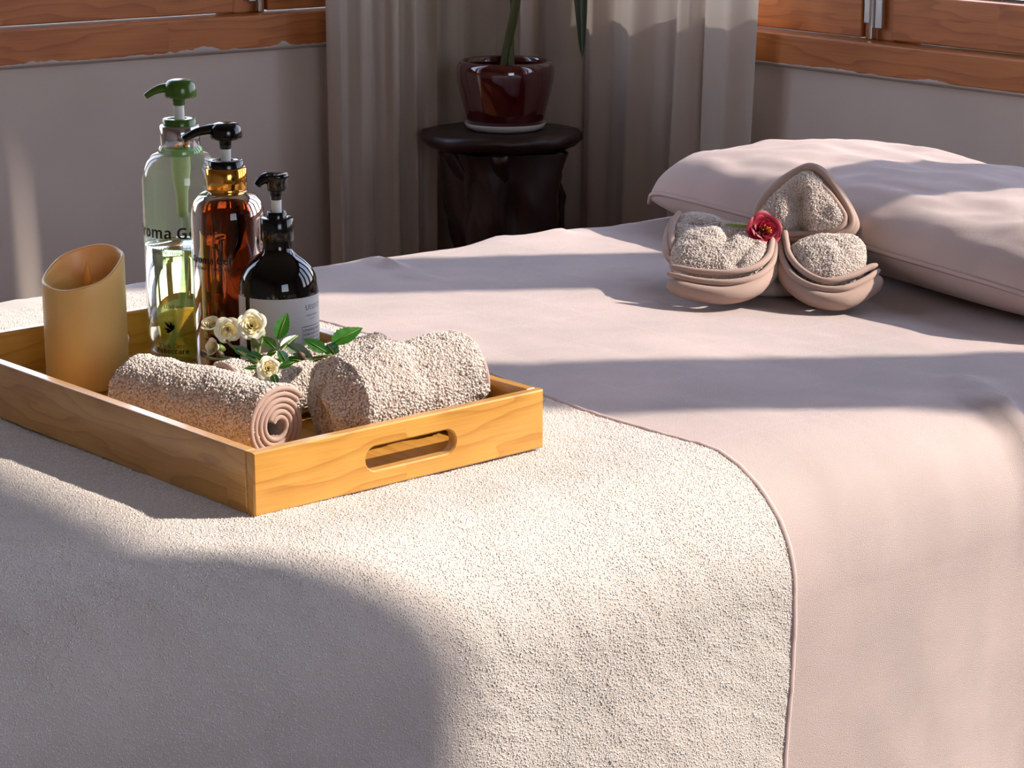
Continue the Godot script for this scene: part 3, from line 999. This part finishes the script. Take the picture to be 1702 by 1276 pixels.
func rolled_towel(label: String, c0: Vector3, c1: Vector3, R: float, turns: float, hem0: bool, hem1: bool, seed_: int, squash := 0.94, start := 0.0, lump := 0.0, tucked := false):
	var ax := (c1 - c0)
	var L := ax.length()
	ax = ax / L
	var mid := (c0 + c1) / 2.0
	var o := thing("rolled_towel", label, "towel", mid - Vector3.UP * R * squash, "rolled towels on the tray")
	var side := ax.cross(Vector3.UP).normalized()
	var upx := side.cross(ax).normalized()
	var t := R / (turns + 0.55)
	var nth := int(turns * 56.0)
	var nn := noise(FastNoiseLite.TYPE_SIMPLEX_SMOOTH, 1.0, seed_, 2)
	var nx := int(L / 0.0028)
	var centre := []
	var outer := []; var inner := []
	for k in nth + 1:
		var th := TAU * turns * k / nth
		var r := t * 0.75 + t * th / TAU
		var dir := Vector2(cos(th + start), sin(th + start))
		centre.append([dir, r])
		outer.append([dir, r + t * 0.46]); inner.append([dir, r - t * 0.44])
	var loop := outer.duplicate()
	for k in nth + 1: loop.append(inner[nth - k])
	var pos := func(e, x: float, soft: bool) -> Vector3:
		var d: Vector2 = e[0]
		var r: float = e[1]
		var q := side * d.x * r + upx * d.y * r * squash
		if soft:
			var g := q + ax * x
			var dn := 0.0022 * nn.get_noise_3d(g.x * 28.0, g.y * 28.0, g.z * 28.0) + 0.0014 * nn.get_noise_3d(g.x * 210.0, g.y * 210.0, g.z * 210.0)
			if r > R * 0.8: dn += lump * smoothstep(-L / 2.0, -L / 2.0 + 0.03, x) * nn.get_noise_3d(g.x * 11.0 + 4.0, g.y * 11.0, g.z * 11.0)
			q += (side * d.x + upx * d.y) * dn
		return Vector3.UP * R * squash + q + ax * x
	var pts := []
	for i in nx + 1:
		var x := L * (float(i) / nx - 0.5)
		var row := []
		for e in loop: row.append(pos.call(e, x, true))
		pts.append(row)
	var st := new_st()
	var base := grid_into(st, pts, 0, false, true)
	for end in 2:
		var cap := []
		for k in nth + 1:
			cap.append([pts[nx * end][k], pts[nx * end][2 * nth + 1 - k]])
		base = grid_into(st, cap, base, false, false, end == 1)
	var cloth := commit_smooth(st)
	put(cloth, "terry_cloth", M.sherpa, o)
	var far_out := func(p: Vector3) -> bool:
		var q := p - Vector3.UP * R * squash
		q -= ax * q.dot(ax)
		return q.length() > R * 0.84
	fluff(cloth, 230000.0, 0.0014, M.terry, o, seed_, far_out)
	if tucked:   # the near end is folded shut: a soft bulging face with a fold across it
		var rows := []
		for i in 20:
			var f := i / 19.0
			var row := []
			for k in 72:
				var a := TAU * k / 72
				var rr := R * 1.0 * cos(f * PI / 2)
				var q := side * cos(a) * rr + upx * sin(a) * rr * squash
				var out := 0.021 * sin(f * PI / 2) + 0.012 * nn.get_noise_3d(q.x * 30.0, q.y * 30.0, q.z * 30.0) * f + 0.002 * nn.get_noise_3d(q.x * 200.0, q.y * 200.0, q.z * 200.0)
				row.append(Vector3.UP * R * squash + q - ax * (L / 2.0 - 0.006 + out))
			rows.append(row)
		var tm := grid_mesh(rows, false, true)
		put(tm, "tucked_end", M.sherpa, o)
		fluff(tm, 230000.0, 0.0014, M.terry, o, seed_ + 1)
	for end in 2:
		if (end == 0 and not hem0) or (end == 1 and not hem1): continue
		var x: float = L * (end - 0.5)
		var path := []
		for e in centre: path.append(pos.call([e[0], e[1] + t * 0.26], x, false))
		put(tube(path, t * 0.24, 8, false, ax), "hem", M.hem, o)
		path = []
		for e in centre: path.append(pos.call([e[0], e[1] - t * 0.22], x, false))
		put(tube(path, t * 0.22, 8, false, ax), "hem", M.hem, o)
	return o

func build_rolls():
	var y := tray_o.y + 0.0102
	rolled_towel("rolled beige terry towel at the tray corner with spiral hem end showing", tray_at(0.067, 0.282, y + 0.031), tray_at(0.096, 0.100, y + 0.031), 0.0318, 2.3, false, true, 3, 0.93, 0.6, 0.002)
	rolled_towel("fat rolled beige terry towel with a tucked end beside the tray handle slot", tray_at(0.160, 0.092, y + 0.0405), tray_at(0.300, 0.094, y + 0.0405), 0.0425, 2.4, false, true, 5, 0.95, 2.0, 0.006, true)
	rolled_towel("rolled beige terry towel under the white roses beside the black bottle", tray_at(0.120, 0.212, y + 0.0305), tray_at(0.298, 0.206, y + 0.0305), 0.0325, 2.2, true, true, 9, 0.94, 3.4, 0.003)

# outline px points on a leaning plane -> puffy cushion with a skirt reaching down
func puff(outline: Array, p: Vector3, n: Vector3, lift: float, high: float, drop: float, seed_: int, crease := []) -> ArrayMesh:
	var c2 := []
	for e in outline: c2.append(on_plane(e[0], e[1], p, n) + n * lift)
	var loop := spline(c2, 72, true)
	var mid := Vector3.ZERO
	for q in loop: mid += q
	mid /= loop.size()
	var nn := noise(FastNoiseLite.TYPE_SIMPLEX_SMOOTH, 1.0, seed_, 2)
	var pts := []
	var grow := 1.07
	for k in loop.size(): loop[k] = mid + (loop[k] - mid) * grow
	var low := []
	for q in loop: low.append(mid + (q - mid) * 0.90 - n * drop)
	pts.append(low)
	var rows := 22
	for k in rows + 1:
		var f := float(k) / rows           # 0 rim .. 1 middle
		var s := cos(f * PI / 2)
		var row := []
		for q in loop:
			var g: Vector3 = mid + (q - mid) * s
			var d := high * sin(f * PI / 2)
			d += 0.0045 * nn.get_noise_3d(g.x * 30.0, g.y * 30.0, g.z * 30.0) * (1.0 - s * 0.4) + 0.0013 * nn.get_noise_3d(g.x * 220.0, g.y * 220.0, g.z * 220.0)
			for cr in crease:
				var a := on_plane(cr[0], cr[1], p, n) + n * lift
				var b := on_plane(cr[2], cr[3], p, n) + n * lift
				var w: float = g.distance_to(Geometry3D.get_closest_point_to_segment(g, a, b)) / cr[4]
				d -= cr[5] * exp(-w * w)
			row.append(g + n * d)
		pts.append(row)
	return grid_mesh(pts, false, true, true)

func px_tube(line: Array, p: Vector3, n: Vector3, lift: float, r: float, flat := 1.0, taper := true) -> ArrayMesh:
	var c := []
	for e in line: c.append(on_plane(e[0], e[1], p, n) + n * (lift + (e[2] if e.size() > 2 else 0.0)))
	var path := spline(c, 48)
	var rr := []
	for k in path.size():
		var f := float(k) / (path.size() - 1)
		rr.append(r * (minf(1.0, 0.55 + 6.0 * minf(f, 1.0 - f)) if taper else 1.0))
	return tube(path, rr, 12, false, n, flat)

func build_towel_flower():
	var p := on_y(1290, 516, BED_Y - 0.005)
	var hc := eye - p
	hc.y = 0
	hc = hc.normalized()
	var phi := deg_to_rad(17.0)
	var n := (hc * sin(phi) + Vector3.UP * cos(phi)).normalized()
	var mid_p := on_plane(1292, 404, p, n)
	var n_up := (hc * sin(deg_to_rad(64.0)) + Vector3.UP * cos(deg_to_rad(64.0))).normalized()
	var o := thing("towel_flower", "beige terry towel folded into a four petal flower against the pillow", "towel")
	var base_p := on_y(1285, 468, BED_Y)
	# bundle under the petals
	var b := put(lathe([V2(0.0, 0.0), V2(0.070, 0.0), V2(0.076, 0.006), V2(0.074, 0.014), V2(0.06, 0.024), V2(0.02, 0.032), V2(0.0, 0.033)], 40), "folded_base", M.sherpa, o)
	b.position = Vector3(base_p.x, 0.676, base_p.z)
	var L := 0.008
	# each petal: cushion of terry, smooth folded band, two piped hems
	var petals := [
		{c = [[1262, 372], [1280, 340], [1312, 310], [1340, 294], [1358, 304], [1384, 336], [1402, 366], [1400, 384], [1372, 395], [1325, 398], [1285, 396]], h = 0.026, d = 0.05, cr = [[1326, 335, 1324, 388, 0.010, 0.024], [1330, 385, 1375, 360, 0.006, 0.006]], lift = 0.004,
			b = [[1258, 378, 0.0], [1270, 344], [1300, 311], [1334, 290], [1350, 287], [1368, 298], [1393, 332], [1411, 364], [1413, 382], [1392, 398], [1350, 404], [1300, 404]],
			h1 = [[1346, 294], [1350, 308], [1374, 327], [1396, 356], [1402, 372], [1390, 388], [1350, 396], [1308, 397], [1290, 404]], h2 = [[1336, 289], [1352, 286], [1370, 298], [1395, 330], [1412, 360], [1414, 380], [1398, 394], [1355, 402], [1300, 404]]},
		{c = [[1314, 440], [1332, 427], [1362, 419], [1402, 418], [1426, 425], [1434, 440], [1430, 465], [1408, 486], [1374, 492], [1342, 480], [1320, 458]], h = 0.024, d = 0.03, cr = [[1350, 420, 1410, 414, 0.005, 0.004]], lift = 0.006,
			b = [[1292, 410], [1296, 432], [1304, 462], [1326, 490], [1362, 508], [1402, 510], [1440, 492], [1460, 474]],
			h1 = [[1292, 405], [1302, 411], [1306, 432], [1313, 457], [1336, 482], [1370, 497], [1410, 490], [1440, 476], [1456, 470]], h2 = [[1284, 410], [1294, 412], [1297, 430], [1302, 458], [1322, 485], [1358, 502], [1402, 503], [1440, 487], [1460, 472]]},
		{c = [[1122, 448], [1130, 424], [1148, 410], [1180, 406], [1204, 414], [1222, 418], [1252, 420], [1274, 434], [1272, 456], [1246, 474], [1196, 478], [1146, 472]], h = 0.023, d = 0.03, cr = [[1213, 412, 1206, 440, 0.008, 0.010], [1222, 470, 1252, 440, 0.006, 0.007]], lift = 0.006,
			b = [[1288, 412], [1289, 436], [1278, 464], [1250, 490], [1205, 501], [1155, 495], [1112, 482]],
			h1 = [[1292, 405], [1284, 412], [1282, 434], [1276, 456], [1254, 474], [1215, 483], [1160, 481], [1114, 472]], h2 = [[1296, 408], [1291, 418], [1289, 440], [1280, 464], [1255, 484], [1210, 493], [1155, 489], [1110, 478]]},
		{c = [[1120, 432], [1116, 400], [1126, 376], [1152, 366], [1182, 371], [1208, 384], [1244, 388], [1246, 402], [1210, 412], [1165, 414]], h = 0.016, d = 0.03, cr = [[1150, 392, 1190, 396, 0.006, 0.006]], lift = -0.004,
			b = [[1240, 388], [1210, 379], [1180, 367], [1150, 363], [1124, 374], [1115, 398], [1118, 430]],
			h1 = [[1130, 370], [1120, 384], [1116, 405], [1119, 432]], h2 = [[1124, 371], [1114, 386], [1111, 408], [1114, 434]]}]
	for ei in petals.size():
		var e = petals[ei]
		var p1 := mid_p if ei == 0 else p
		var n1 := n_up if ei == 0 else n
		var pt := Node3D.new()
		pt.name = "petal"
		o.add_child(pt, true)
		var pm := puff(e.c, p1, n1, L + e.lift, e.h, e.d, int(e.c[0][0]), e.cr)
		put(pm, "terry_fold", M.sherpa, pt)
		fluff(pm, 260000.0, 0.0012, M.terry, pt, int(e.c[0][0]))
		put(px_tube(e.b, p1, n1, L + e.lift - 0.006, 0.0105, 1.0), "folded_band", M.hem, pt)
		put(px_tube(e.h1, p1, n1, L + e.lift + 0.0105, 0.0040), "hem", M.hem, pt)
		put(px_tube(e.h2, p1, n1, L + e.lift + 0.005, 0.0042), "hem", M.hem, pt)

	# crimson rose tucked in the middle
	var rp := on_plane(1268, 424, p, n) + n * 0.034
	var r := thing("crimson_rose", "small dried crimson rose tucked into the folded towel flower", "flower", rp)
	var axis := (eye - rp).normalized() * 0.9 + Vector3.UP * 0.25 + rt * 0.35
	bloom(r, axis.normalized(), 0.0245, 17, M.crimson, M.crimson, 0.62)
	var st := new_st()
	var base := 0
	rng.seed = 9
	for k in 6:
		var d := (axis.normalized() + Vector3(rng.randf_range(-0.5, 0.5), rng.randf_range(-0.5, 0.3), rng.randf_range(-0.5, 0.5))).normalized()
		base = tube_into(st, base, [d * 0.003, d * 0.013], [0.0005, 0.0008], 5)
	put(commit_smooth(st), "stamens", M.stamen, r)
	var back := on_plane(1206, 409, p, n) + n * 0.03 - rp
	put(tube(spline([Vector3.ZERO, back * 0.5 + n * 0.002, back], 8), [0.003, 0.003, 0.0026, 0.0024, 0.0022, 0.002, 0.0018, 0.0016, 0.0014], 7), "stem", M.stem, r)

# ------------------------------------------------------------------ roses and leaves
# open: 0 bud .. 1 wide open.  axis = where the bloom looks
func bloom(parent: Node3D, axis: Vector3, R: float, seed_: int, m_out: Material, m_in: Material, open := 0.7, at := Vector3.ZERO, called := "petal"):
	var r := RandomNumberGenerator.new()
	r.seed = seed_
	var hint := Vector3(0.2, 0.3, 0.9)
	var ex := axis.cross(hint).normalized()
	var ez := ex.cross(axis).normalized()
	var B := Basis(ex, axis, ez)
	var layers := [[5, 1.0, 1.0], [5, 0.84, 0.80], [6, 0.66, 0.55], [5, 0.47, 0.34], [4, 0.28, 0.16]]
	for li in layers.size():
		var l = layers[li]
		for k in l[0]:
			var phi: float = TAU * (k + 0.5 * (li % 2)) / l[0] + r.randf_range(-0.15, 0.15)
			var lean: float = open * l[2] * r.randf_range(0.9, 1.1)
			var size: float = R * (0.62 + 0.38 * l[1])
			var wide: float = 5.2 / (float(l[0]) + 1.0)
			var wave := r.randf_range(0.0, TAU)
			var pts := []
			for i in 9:
				var b0 := i / 8.0
				var b := b0
				var row := []
				for j in 9:
					var a := j / 4.0 - 1.0
					# cup: rises steeply, then opens and curls at the lip
					b = b0 * (1.0 - 0.24 * a * a)
					var rho: float = R * l[1] * (0.16 + 0.62 * pow(b, 0.7) + lean * 0.30 * b * b)
					var h: float = size * (0.98 * sin(b * (1.5 - 0.45 * lean)) - lean * 0.42 * b * b * b - 0.12 * a * a * b)
					var w := wide * (0.40 + 0.60 * sin(PI * 0.5 * minf(1.0, b0 * 1.4)))
					var ph := phi + a * w
					rho += R * 0.05 * sin(a * 3.0 + wave) * b * b
					h += R * 0.05 * sin(a * 4.0 + wave * 1.7) * b * b
					row.append(at + B * (Vector3(rho * cos(ph), h - size * 0.45, rho * sin(ph))))
				pts.append(row)
			put(grid_mesh(pts), called, m_out if li < 2 else m_in, parent)

func leaf_mesh(a: Vector3, b: Vector3, width: float, nrm: Vector3, fold: float, curl: float, teeth := true) -> ArrayMesh:
	var ax := b - a
	var L := ax.length()
	ax /= L
	var n := (nrm - ax * nrm.dot(ax)).normalized()
	var side := ax.cross(n)
	var pts := []
	for i in 19:
		var t := i / 18.0
		var w := width * pow(sin(PI * pow(t, 0.8)), 0.85) * (1.0 - 0.25 * t)
		if teeth: w *= 1.0 + (0.07 if i % 2 == 0 else -0.05)
		if i == 0 or i == 18: w = width * 0.015
		var row := []
		for j in 7:
			var s := j / 3.0 - 1.0
			row.append(a + ax * t * L + side * s * w + n * (absf(s) * w * fold + curl * L * (t - t * t * 1.3) + 0.03 * w * sin(t * 22.0) * absf(s)))
		pts.append(row)
	return grid_mesh(pts)

func build_rose_sprig():
	var c := at_depth(440, 600, 2.17)
	var o := thing("rose_sprig", "sprig of small cream white roses with green leaves lying over the rolled towels", "flowers", c)
	var P := func(x: float, y: float, d: float) -> Vector3: return at_depth(x, y, d - 0.055) - c
	var view := (eye - c).normalized()
	# blooms
	var roses := [
		[418, 541, 2.215, 24.0, Vector3(0.05, 0.25, 0), 0.75, 1], [378, 548, 2.225, 20.0, Vector3(0.0, -0.25, 0), 0.9, 2], [351, 541, 2.245, 17.0, Vector3(-0.5, 1.1, 0), 0.25, 3],
		[357, 577, 2.235, 16.0, Vector3(-0.9, 0.2, 0), 0.2, 4], [446, 612, 2.14, 18.5, Vector3(0.1, 0.2, 0), 0.85, 5], [399, 614, 2.175, 14.0, Vector3(-0.2, -0.5, 0), 0.6, 6]]
	for e in roses:
		var at: Vector3 = P.call(e[0], e[1], e[2])
		var axis: Vector3 = (view + rt * e[4].x + Vector3.UP * e[4].y).normalized()
		var rose := Node3D.new()
		rose.name = "rose"
		o.add_child(rose, true)
		bloom(rose, axis, 1.08 * e[3] / FPX * e[2], 40 + e[6], M.petal, M.petal_in, e[5], at)
		var st := new_st()   # green cup behind the bloom
		tube_into(st, 0, [at - axis * 0.014, at - axis * 0.010, at - axis * 0.006, at - axis * 0.002], [0.0012, 0.0036, 0.0044, 0.003], 8)
		put(commit_smooth(st), "sepal_cup", M.stem, rose)
	for e in [[338, 588, 2.225, 6.0], [366, 590, 2.205, 7.0], [501, 592, 2.155, 7.0], [424, 571, 2.20, 8.0], [417, 630, 2.12, 5.0]]:
		var q: Vector3 = P.call(e[0], e[1], e[2])
		var r: float = e[3] / FPX * e[2]
		var d := (view * 0.4 + Vector3.UP * 0.7 - rt * 0.4).normalized()
		put(tube([q - d * r * 1.1, q - d * r * 0.6, q, q + d * r * 0.8, q + d * r * 1.5], [r * 0.3, r * 0.8, r, r * 0.7, r * 0.1], 10), "bud", M.twig if e[3] > 5.5 and e[3] < 8.0 else M.stem, o)
	# stems
	var lines := [
		[[362, 592, 2.205], [396, 597, 2.185], [428, 603, 2.165], [456, 598, 2.16], [500, 597, 2.16], [552, 590, 2.155]],
		[[372, 560, 2.235], [386, 576, 2.21], [408, 592, 2.18], [428, 603, 2.165]], [[424, 572, 2.205], [425, 588, 2.18], [428, 603, 2.165]],
		[[440, 552, 2.22], [432, 578, 2.19], [428, 603, 2.165]], [[338, 590, 2.225], [352, 596, 2.21], [380, 598, 2.19]], [[462, 566, 2.185], [463, 582, 2.17], [466, 600, 2.16]],
		[[494, 558, 2.19], [470, 580, 2.17], [464, 590, 2.165]], [[446, 625, 2.14], [450, 612, 2.145], [458, 600, 2.16]], [[545, 584, 2.165], [548, 592, 2.155], [520, 600, 2.155]]]
	for l in lines:
		var path := []
		for e in l: path.append(P.call(e[0], e[1], e[2]))
		put(tube(spline(path, 14), 0.0013, 6), "stem", M.stem, o)
	# leaves: base px, tip px, depth, half width px, material, turn of the blade
	var leaves := [
		[461, 564, 478, 519, 2.19, 2.20, 12, 1, 0.3], [466, 577, 495, 556, 2.17, 2.19, 7, 2, 0.2], [542, 585, 503, 563, 2.16, 2.16, 11, 0, 0.5], [552, 572, 603, 544, 2.165, 2.18, 15, 1, 0.6],
		[544, 572, 563, 598, 2.17, 2.15, 12, 2, 0.1], [562, 598, 580, 589, 2.15, 2.15, 4, 2, 0.3], [458, 580, 434, 558, 2.19, 2.21, 9, 0, 0.4], [459, 583, 442, 591, 2.17, 2.17, 5, 2, 0.3],
		[414, 594, 387, 573, 2.185, 2.205, 9, 0, 0.5], [410, 588, 440, 600, 2.18, 2.165, 9, 0, 0.5], [428, 612, 405, 612, 2.145, 2.15, 5, 1, 0.7], [478, 573, 524, 600, 2.175, 2.15, 11, 3, 0.3],
		[465, 583, 480, 610, 2.165, 2.14, 8, 1, 0.3], [464, 612, 492, 600, 2.14, 2.145, 6, 0, 0.6], [454, 622, 461, 645, 2.13, 2.115, 7, 2, 0.0], [500, 600, 470, 596, 2.15, 2.155, 7, 0, 0.6]]
	for e in leaves:
		var a: Vector3 = P.call(e[0], e[1], e[4])
		var b: Vector3 = P.call(e[2], e[3], e[5])
		var m: Material = M.leaf_pale if e[7] == 3 else M["leaf%d" % e[7]]
		var lf := put(leaf_mesh(a, b, 1.15 * e[6] / FPX * e[4], (view + Vector3.UP * e[8] * 1.5).normalized(), 0.28, 0.06), "leaf", m, o)
		var mid := (a + b) / 2.0
		var nrm: Vector3 = (view + Vector3.UP * e[8] * 1.5).normalized()
		var axd := (b - a).normalized()
		nrm = (nrm - axd * nrm.dot(axd)).normalized()
		var LL := a.distance_to(b)
		put(tube([a + nrm * 0.0004, mid + nrm * (0.0005 + 0.06 * LL * 0.175 * 2.0), a.lerp(b, 0.9) + nrm * (0.0006 - 0.06 * LL * 0.15)], [0.0006, 0.0005, 0.0002], 5), "midrib", M.stem, lf)

# ------------------------------------------------------------------ plant corner
func build_plant():
	var foot := at_depth(840, 210, 4.45)
	foot.y = 0
	var top_y := at_depth(840, 206, 4.45).y - 0.010
	var st := new_st()
	var base := 0
	var nn := noise(FastNoiseLite.TYPE_SIMPLEX_SMOOTH, 1.0, 12, 3)
	var o := thing("plant_stand", "dark carved wooden plant stand in the room corner", "stand", foot)
	o.basis = face_axes(foot)
	# slab with a wavy live edge
	var pts := []
	for e in [[0.0, 0.0], [0.90, 0.0], [1.0, -0.006], [1.0, -0.018], [0.93, -0.028], [0.90, -0.032], [0.6, -0.04], [0.0, -0.04]]:
		var row := []
		for s in 56:
			var a := TAU * s / 56
			var r: float = 0.159 * (1.0 + 0.10 * nn.get_noise_2d(cos(a) * 1.3, sin(a) * 1.3)) * e[0]
			row.append(Vector3(r * cos(a) - 0.010, top_y + e[1] - 0.02 * absf(cos(a)) * 0.0 + 0.006 * nn.get_noise_2d(cos(a) * 2.0 + 5.0, sin(a) * 2.0) * e[0] * (1.0 if e[1] < -0.001 else 0.0), r * 0.82 * sin(a)))
		pts.append(row)
	put(grid_mesh(pts, false, true, true), "stand_top", M.dark_wood, o)
	# gnarled trunk that opens into roots
	pts = []
	for k in 31:
		var v := k / 30.0
		var row := []
		for s in 48:
			var a := TAU * s / 48
			var r := 0.088 + 0.035 * pow(1.0 - v, 2.2) + 0.03 * pow(v, 5.0)
			r *= 1.0 + 0.30 * nn.get_noise_3d(cos(a) * 1.6, v * 3.0, sin(a) * 1.6) + 0.12 * sin(5.0 * a + v * 5.0)
			row.append(Vector3(r * cos(a), v * (top_y - 0.036), r * sin(a)))
		pts.append(row)
	put(grid_mesh(pts, false, true, false), "trunk", M.dark_wood, o)
	for k in 5:
		var a := TAU * k / 5 + 0.4
		var d := Vector3(cos(a), 0, sin(a))
		put(tube(spline([d * 0.035 + Vector3.UP * 0.30, d * 0.075 + Vector3.UP * 0.16, d * 0.12 + Vector3.UP * 0.05, d * 0.155 + Vector3.UP * 0.018], 14), [0.03, 0.031, 0.031, 0.03, 0.03, 0.029, 0.028, 0.027, 0.026, 0.025, 0.024, 0.023, 0.021, 0.019, 0.016], 10), "root_leg", M.dark_wood, o)
		put(tube(spline([d * 0.04 + Vector3.UP * (top_y - 0.17), d * 0.075 + Vector3.UP * (top_y - 0.10), d * 0.115 + Vector3.UP * (top_y - 0.034)], 10), 0.018, 9), "bracket", M.dark_wood, o)
	# pot
	var p := foot
	p.y = top_y + 0.0005
	var pl := thing("potted_plant", "green caned houseplant in a glossy dark red glazed pot", "plant", p)
	pl.basis = face_axes(foot)
	put(lathe([V2(0, 0), V2(0.064, 0), V2(0.074, 0.004), V2(0.0795, 0.013), V2(0.0785, 0.0145), V2(0.0785, 0.0145), V2(0.070, 0.006), V2(0.0, 0.005)], 48), "saucer", M.saucer, pl)
	var s := 0.0955
	put(lathe([V2(0, 0.006), V2(s * 0.70, 0.006), V2(s * 0.76, 0.012), V2(s * 0.83, 0.035), V2(s * 0.92, 0.068), V2(s * 0.985, 0.095), V2(s, 0.112), V2(s * 0.985, 0.124), V2(s * 0.945, 0.1315), V2(s * 0.90, 0.1335), V2(s * 0.865, 0.131), V2(s * 0.85, 0.122), V2(s * 0.86, 0.10)], 64), "pot", M.pot, pl)
	put(lathe([V2(s * 0.868, 0.112), V2(s * 0.5, 0.116), V2(0, 0.117)], 40), "soil", M.soil, pl)
	var top := [Vector3(0.03, 0.34, 0.02), Vector3(0.012, 0.30, -0.02)]
	put(tube(spline([Vector3(-0.004, 0.112, 0), Vector3(0.006, 0.17, 0), Vector3(0.020, 0.24, 0.01), top[0]], 14), 0.0085, 10), "cane", M.cane, pl)
	put(tube(spline([Vector3(0.012, 0.112, 0.01), Vector3(0.010, 0.17, -0.005), Vector3(0.016, 0.23, -0.015), top[1]], 14), 0.0065, 10), "cane", M.cane, pl)
	var r := RandomNumberGenerator.new()
	r.seed = 4
	var hang := at_depth(968, 98, 4.38)
	var inv := pl.transform.affine_inverse()
	var tip: Vector3 = inv * hang
	# long strap leaves: one hangs into view, the others arch above
	var arcs := [[top[0], Vector3(0.10, 0.40, 0.02), Vector3(tip.x - 0.012, 0.33, tip.z), tip]]
	for k in 9:
		var a := TAU * k / 9.0 + 0.9
		var d := Vector3(cos(a), 0, sin(a) * 0.6)
		var t0: Vector3 = top[k % 2]
		arcs.append([t0 + Vector3.UP * 0.01 * k, t0 + d * 0.07 + Vector3.UP * 0.16, t0 + d * 0.15 + Vector3.UP * 0.17, t0 + d * 0.21 + Vector3.UP * (0.13 + 0.02 * (k % 3))])
	for c in arcs:
		var path := spline(c, 24)
		var g := []
		for i in 25:
			var t := i / 24.0
			var w := 0.0175 * pow(sin(PI * clampf(0.06 + 0.94 * pow(t, 1.3), 0.0, 1.0)), 0.8) + 0.0015 * (1.0 - t)
			var tan_: Vector3 = (path[mini(i + 1, 24)] - path[maxi(i - 1, 0)]).normalized()
			var sd := tan_.cross(Vector3(0.15, 0.25, 1.0)).normalized()
			var up := sd.cross(tan_)
			g.append([path[i] - sd * w + up * w * 0.3, path[i] - sd * w * 0.5 + up * w * 0.1, path[i], path[i] + sd * w * 0.5 + up * w * 0.1, path[i] + sd * w + up * w * 0.3])
		put(grid_mesh(g), "leaf", M.dark_leaf, pl)

# ------------------------------------------------------------------ garden beyond the window
func build_garden():
	var r := RandomNumberGenerator.new()
	r.seed = 21
	var spots := [[4.9, -4.5, 0.5, 1.25], [5.2, -3.4, 0.5, 1.2], [4.8, -2.3, 0.5, 1.15], [6.3, -5.0, 0.6, 1.5]]
	var words := ["leafy green garden shrub outside the window, bright yellow green", "dense green garden shrub outside the window near the pane corner", "low green garden shrub outside the window beyond the bed head", "tall green garden shrub furthest outside the window"]
	for k in spots.size():
		var s = spots[k]
		var o := thing("garden_shrub", words[k], "shrub", Vector3(s[0], -0.3, s[1]), "shrubs outside the window")
		var st := new_st()
		for i in 2600:
			var d := Vector3(r.randf_range(-1, 1), r.randf_range(-1, 1), r.randf_range(-1, 1))
			if d.length() > 1.0: d = d.normalized()
			var p := Vector3(d.x * s[2], s[3] * 0.55 + d.y * s[3] * 0.5, d.z * s[2])
			var a := Vector3(r.randf_range(-1, 1), r.randf_range(-0.3, 1), r.randf_range(-1, 1)).normalized()
			var b := a.cross(Vector3(r.randf_range(-1, 1), 1, r.randf_range(-1, 1))).normalized()
			var l := r.randf_range(0.06, 0.11)
			var nrm := a.cross(b)
			for v in [p, p + a * l * 0.5 + b * l * 0.28, p + a * l, p, p + a * l, p + a * l * 0.5 - b * l * 0.28]:
				st.set_normal(nrm); st.add_vertex(v)
		var f := put(st.commit(), "foliage", M.bush if k % 2 else M.bush_light, o)
		f.set_meta("kind", "stuff")
		for i in 4:
			var d := Vector3(r.randf_range(-0.25, 0.25), s[3] * 0.8, r.randf_range(-0.25, 0.25))
			put(tube(spline([Vector3.ZERO, d * 0.5 + Vector3(0.03, 0, 0.02), d], 8), 0.012, 6), "branch", M.twig, o)

# ------------------------------------------------------------------ all
func _ready():
	setup_axes()
	var cam := Camera3D.new()
	cam.name = "camera"
	add_child(cam)
	cam.fov = rad_to_deg(2.0 * atan(638.0 / FPX))
	cam.near = 0.05
	cam.far = 200.0
	cam.transform = Transform3D(Basis(rt, upv, -fw), eye)
	cam.current = true

	var we := WorldEnvironment.new()
	we.name = "world_environment"
	var env := Environment.new()
	var sky := Sky.new()
	var sm := ProceduralSkyMaterial.new()
	sm.sky_top_color = Color(0.65, 0.72, 0.85)
	sm.sky_horizon_color = Color(0.92, 0.92, 0.92)
	sm.ground_horizon_color = Color(0.62, 0.62, 0.58)
	sm.ground_bottom_color = Color(0.35, 0.34, 0.30)
	sm.sky_energy_multiplier = 2.55
	sky.sky_material = sm
	env.background_mode = Environment.BG_SKY
	env.sky = sky
	env.tonemap_mode = Environment.TONE_MAPPER_LINEAR
	env.tonemap_exposure = 1.0
	env.sdfgi_enabled = true
	env.ssao_enabled = true
	env.ssil_enabled = true
	we.environment = env
	add_child(we)

	var sun := DirectionalLight3D.new()
	sun.name = "sun"
	var el := deg_to_rad(34.0)
	var sa := deg_to_rad(32.0)
	var to_sun := Vector3(cos(el) * cos(sa), sin(el), cos(el) * sin(sa))
	sun.light_energy = 3.0
	sun.light_color = Color(1.0, 0.96, 0.905)
	sun.light_angular_distance = 0.9
	sun.shadow_enabled = true
	sun.sky_mode = DirectionalLight3D.SKY_MODE_LIGHT_ONLY
	add_child(sun)
	sun.look_at_from_position(to_sun * 10.0, Vector3.ZERO, Vector3.UP)

	rng.seed = 1
	nz.noise_type = FastNoiseLite.TYPE_SIMPLEX_SMOOTH
	nz.frequency = 1.0
	nz.seed = 6
	make_materials()
	build_room()
	build_windows()
	build_bed()
	build_pillow()
	build_tray()
	build_curtains()
	build_plant()
	build_garden()
	build_candle()
	build_green_bottle()
	build_amber_bottle()
	build_black_bottle()
	build_rolls()
	build_towel_flower()
	build_rose_sprig()
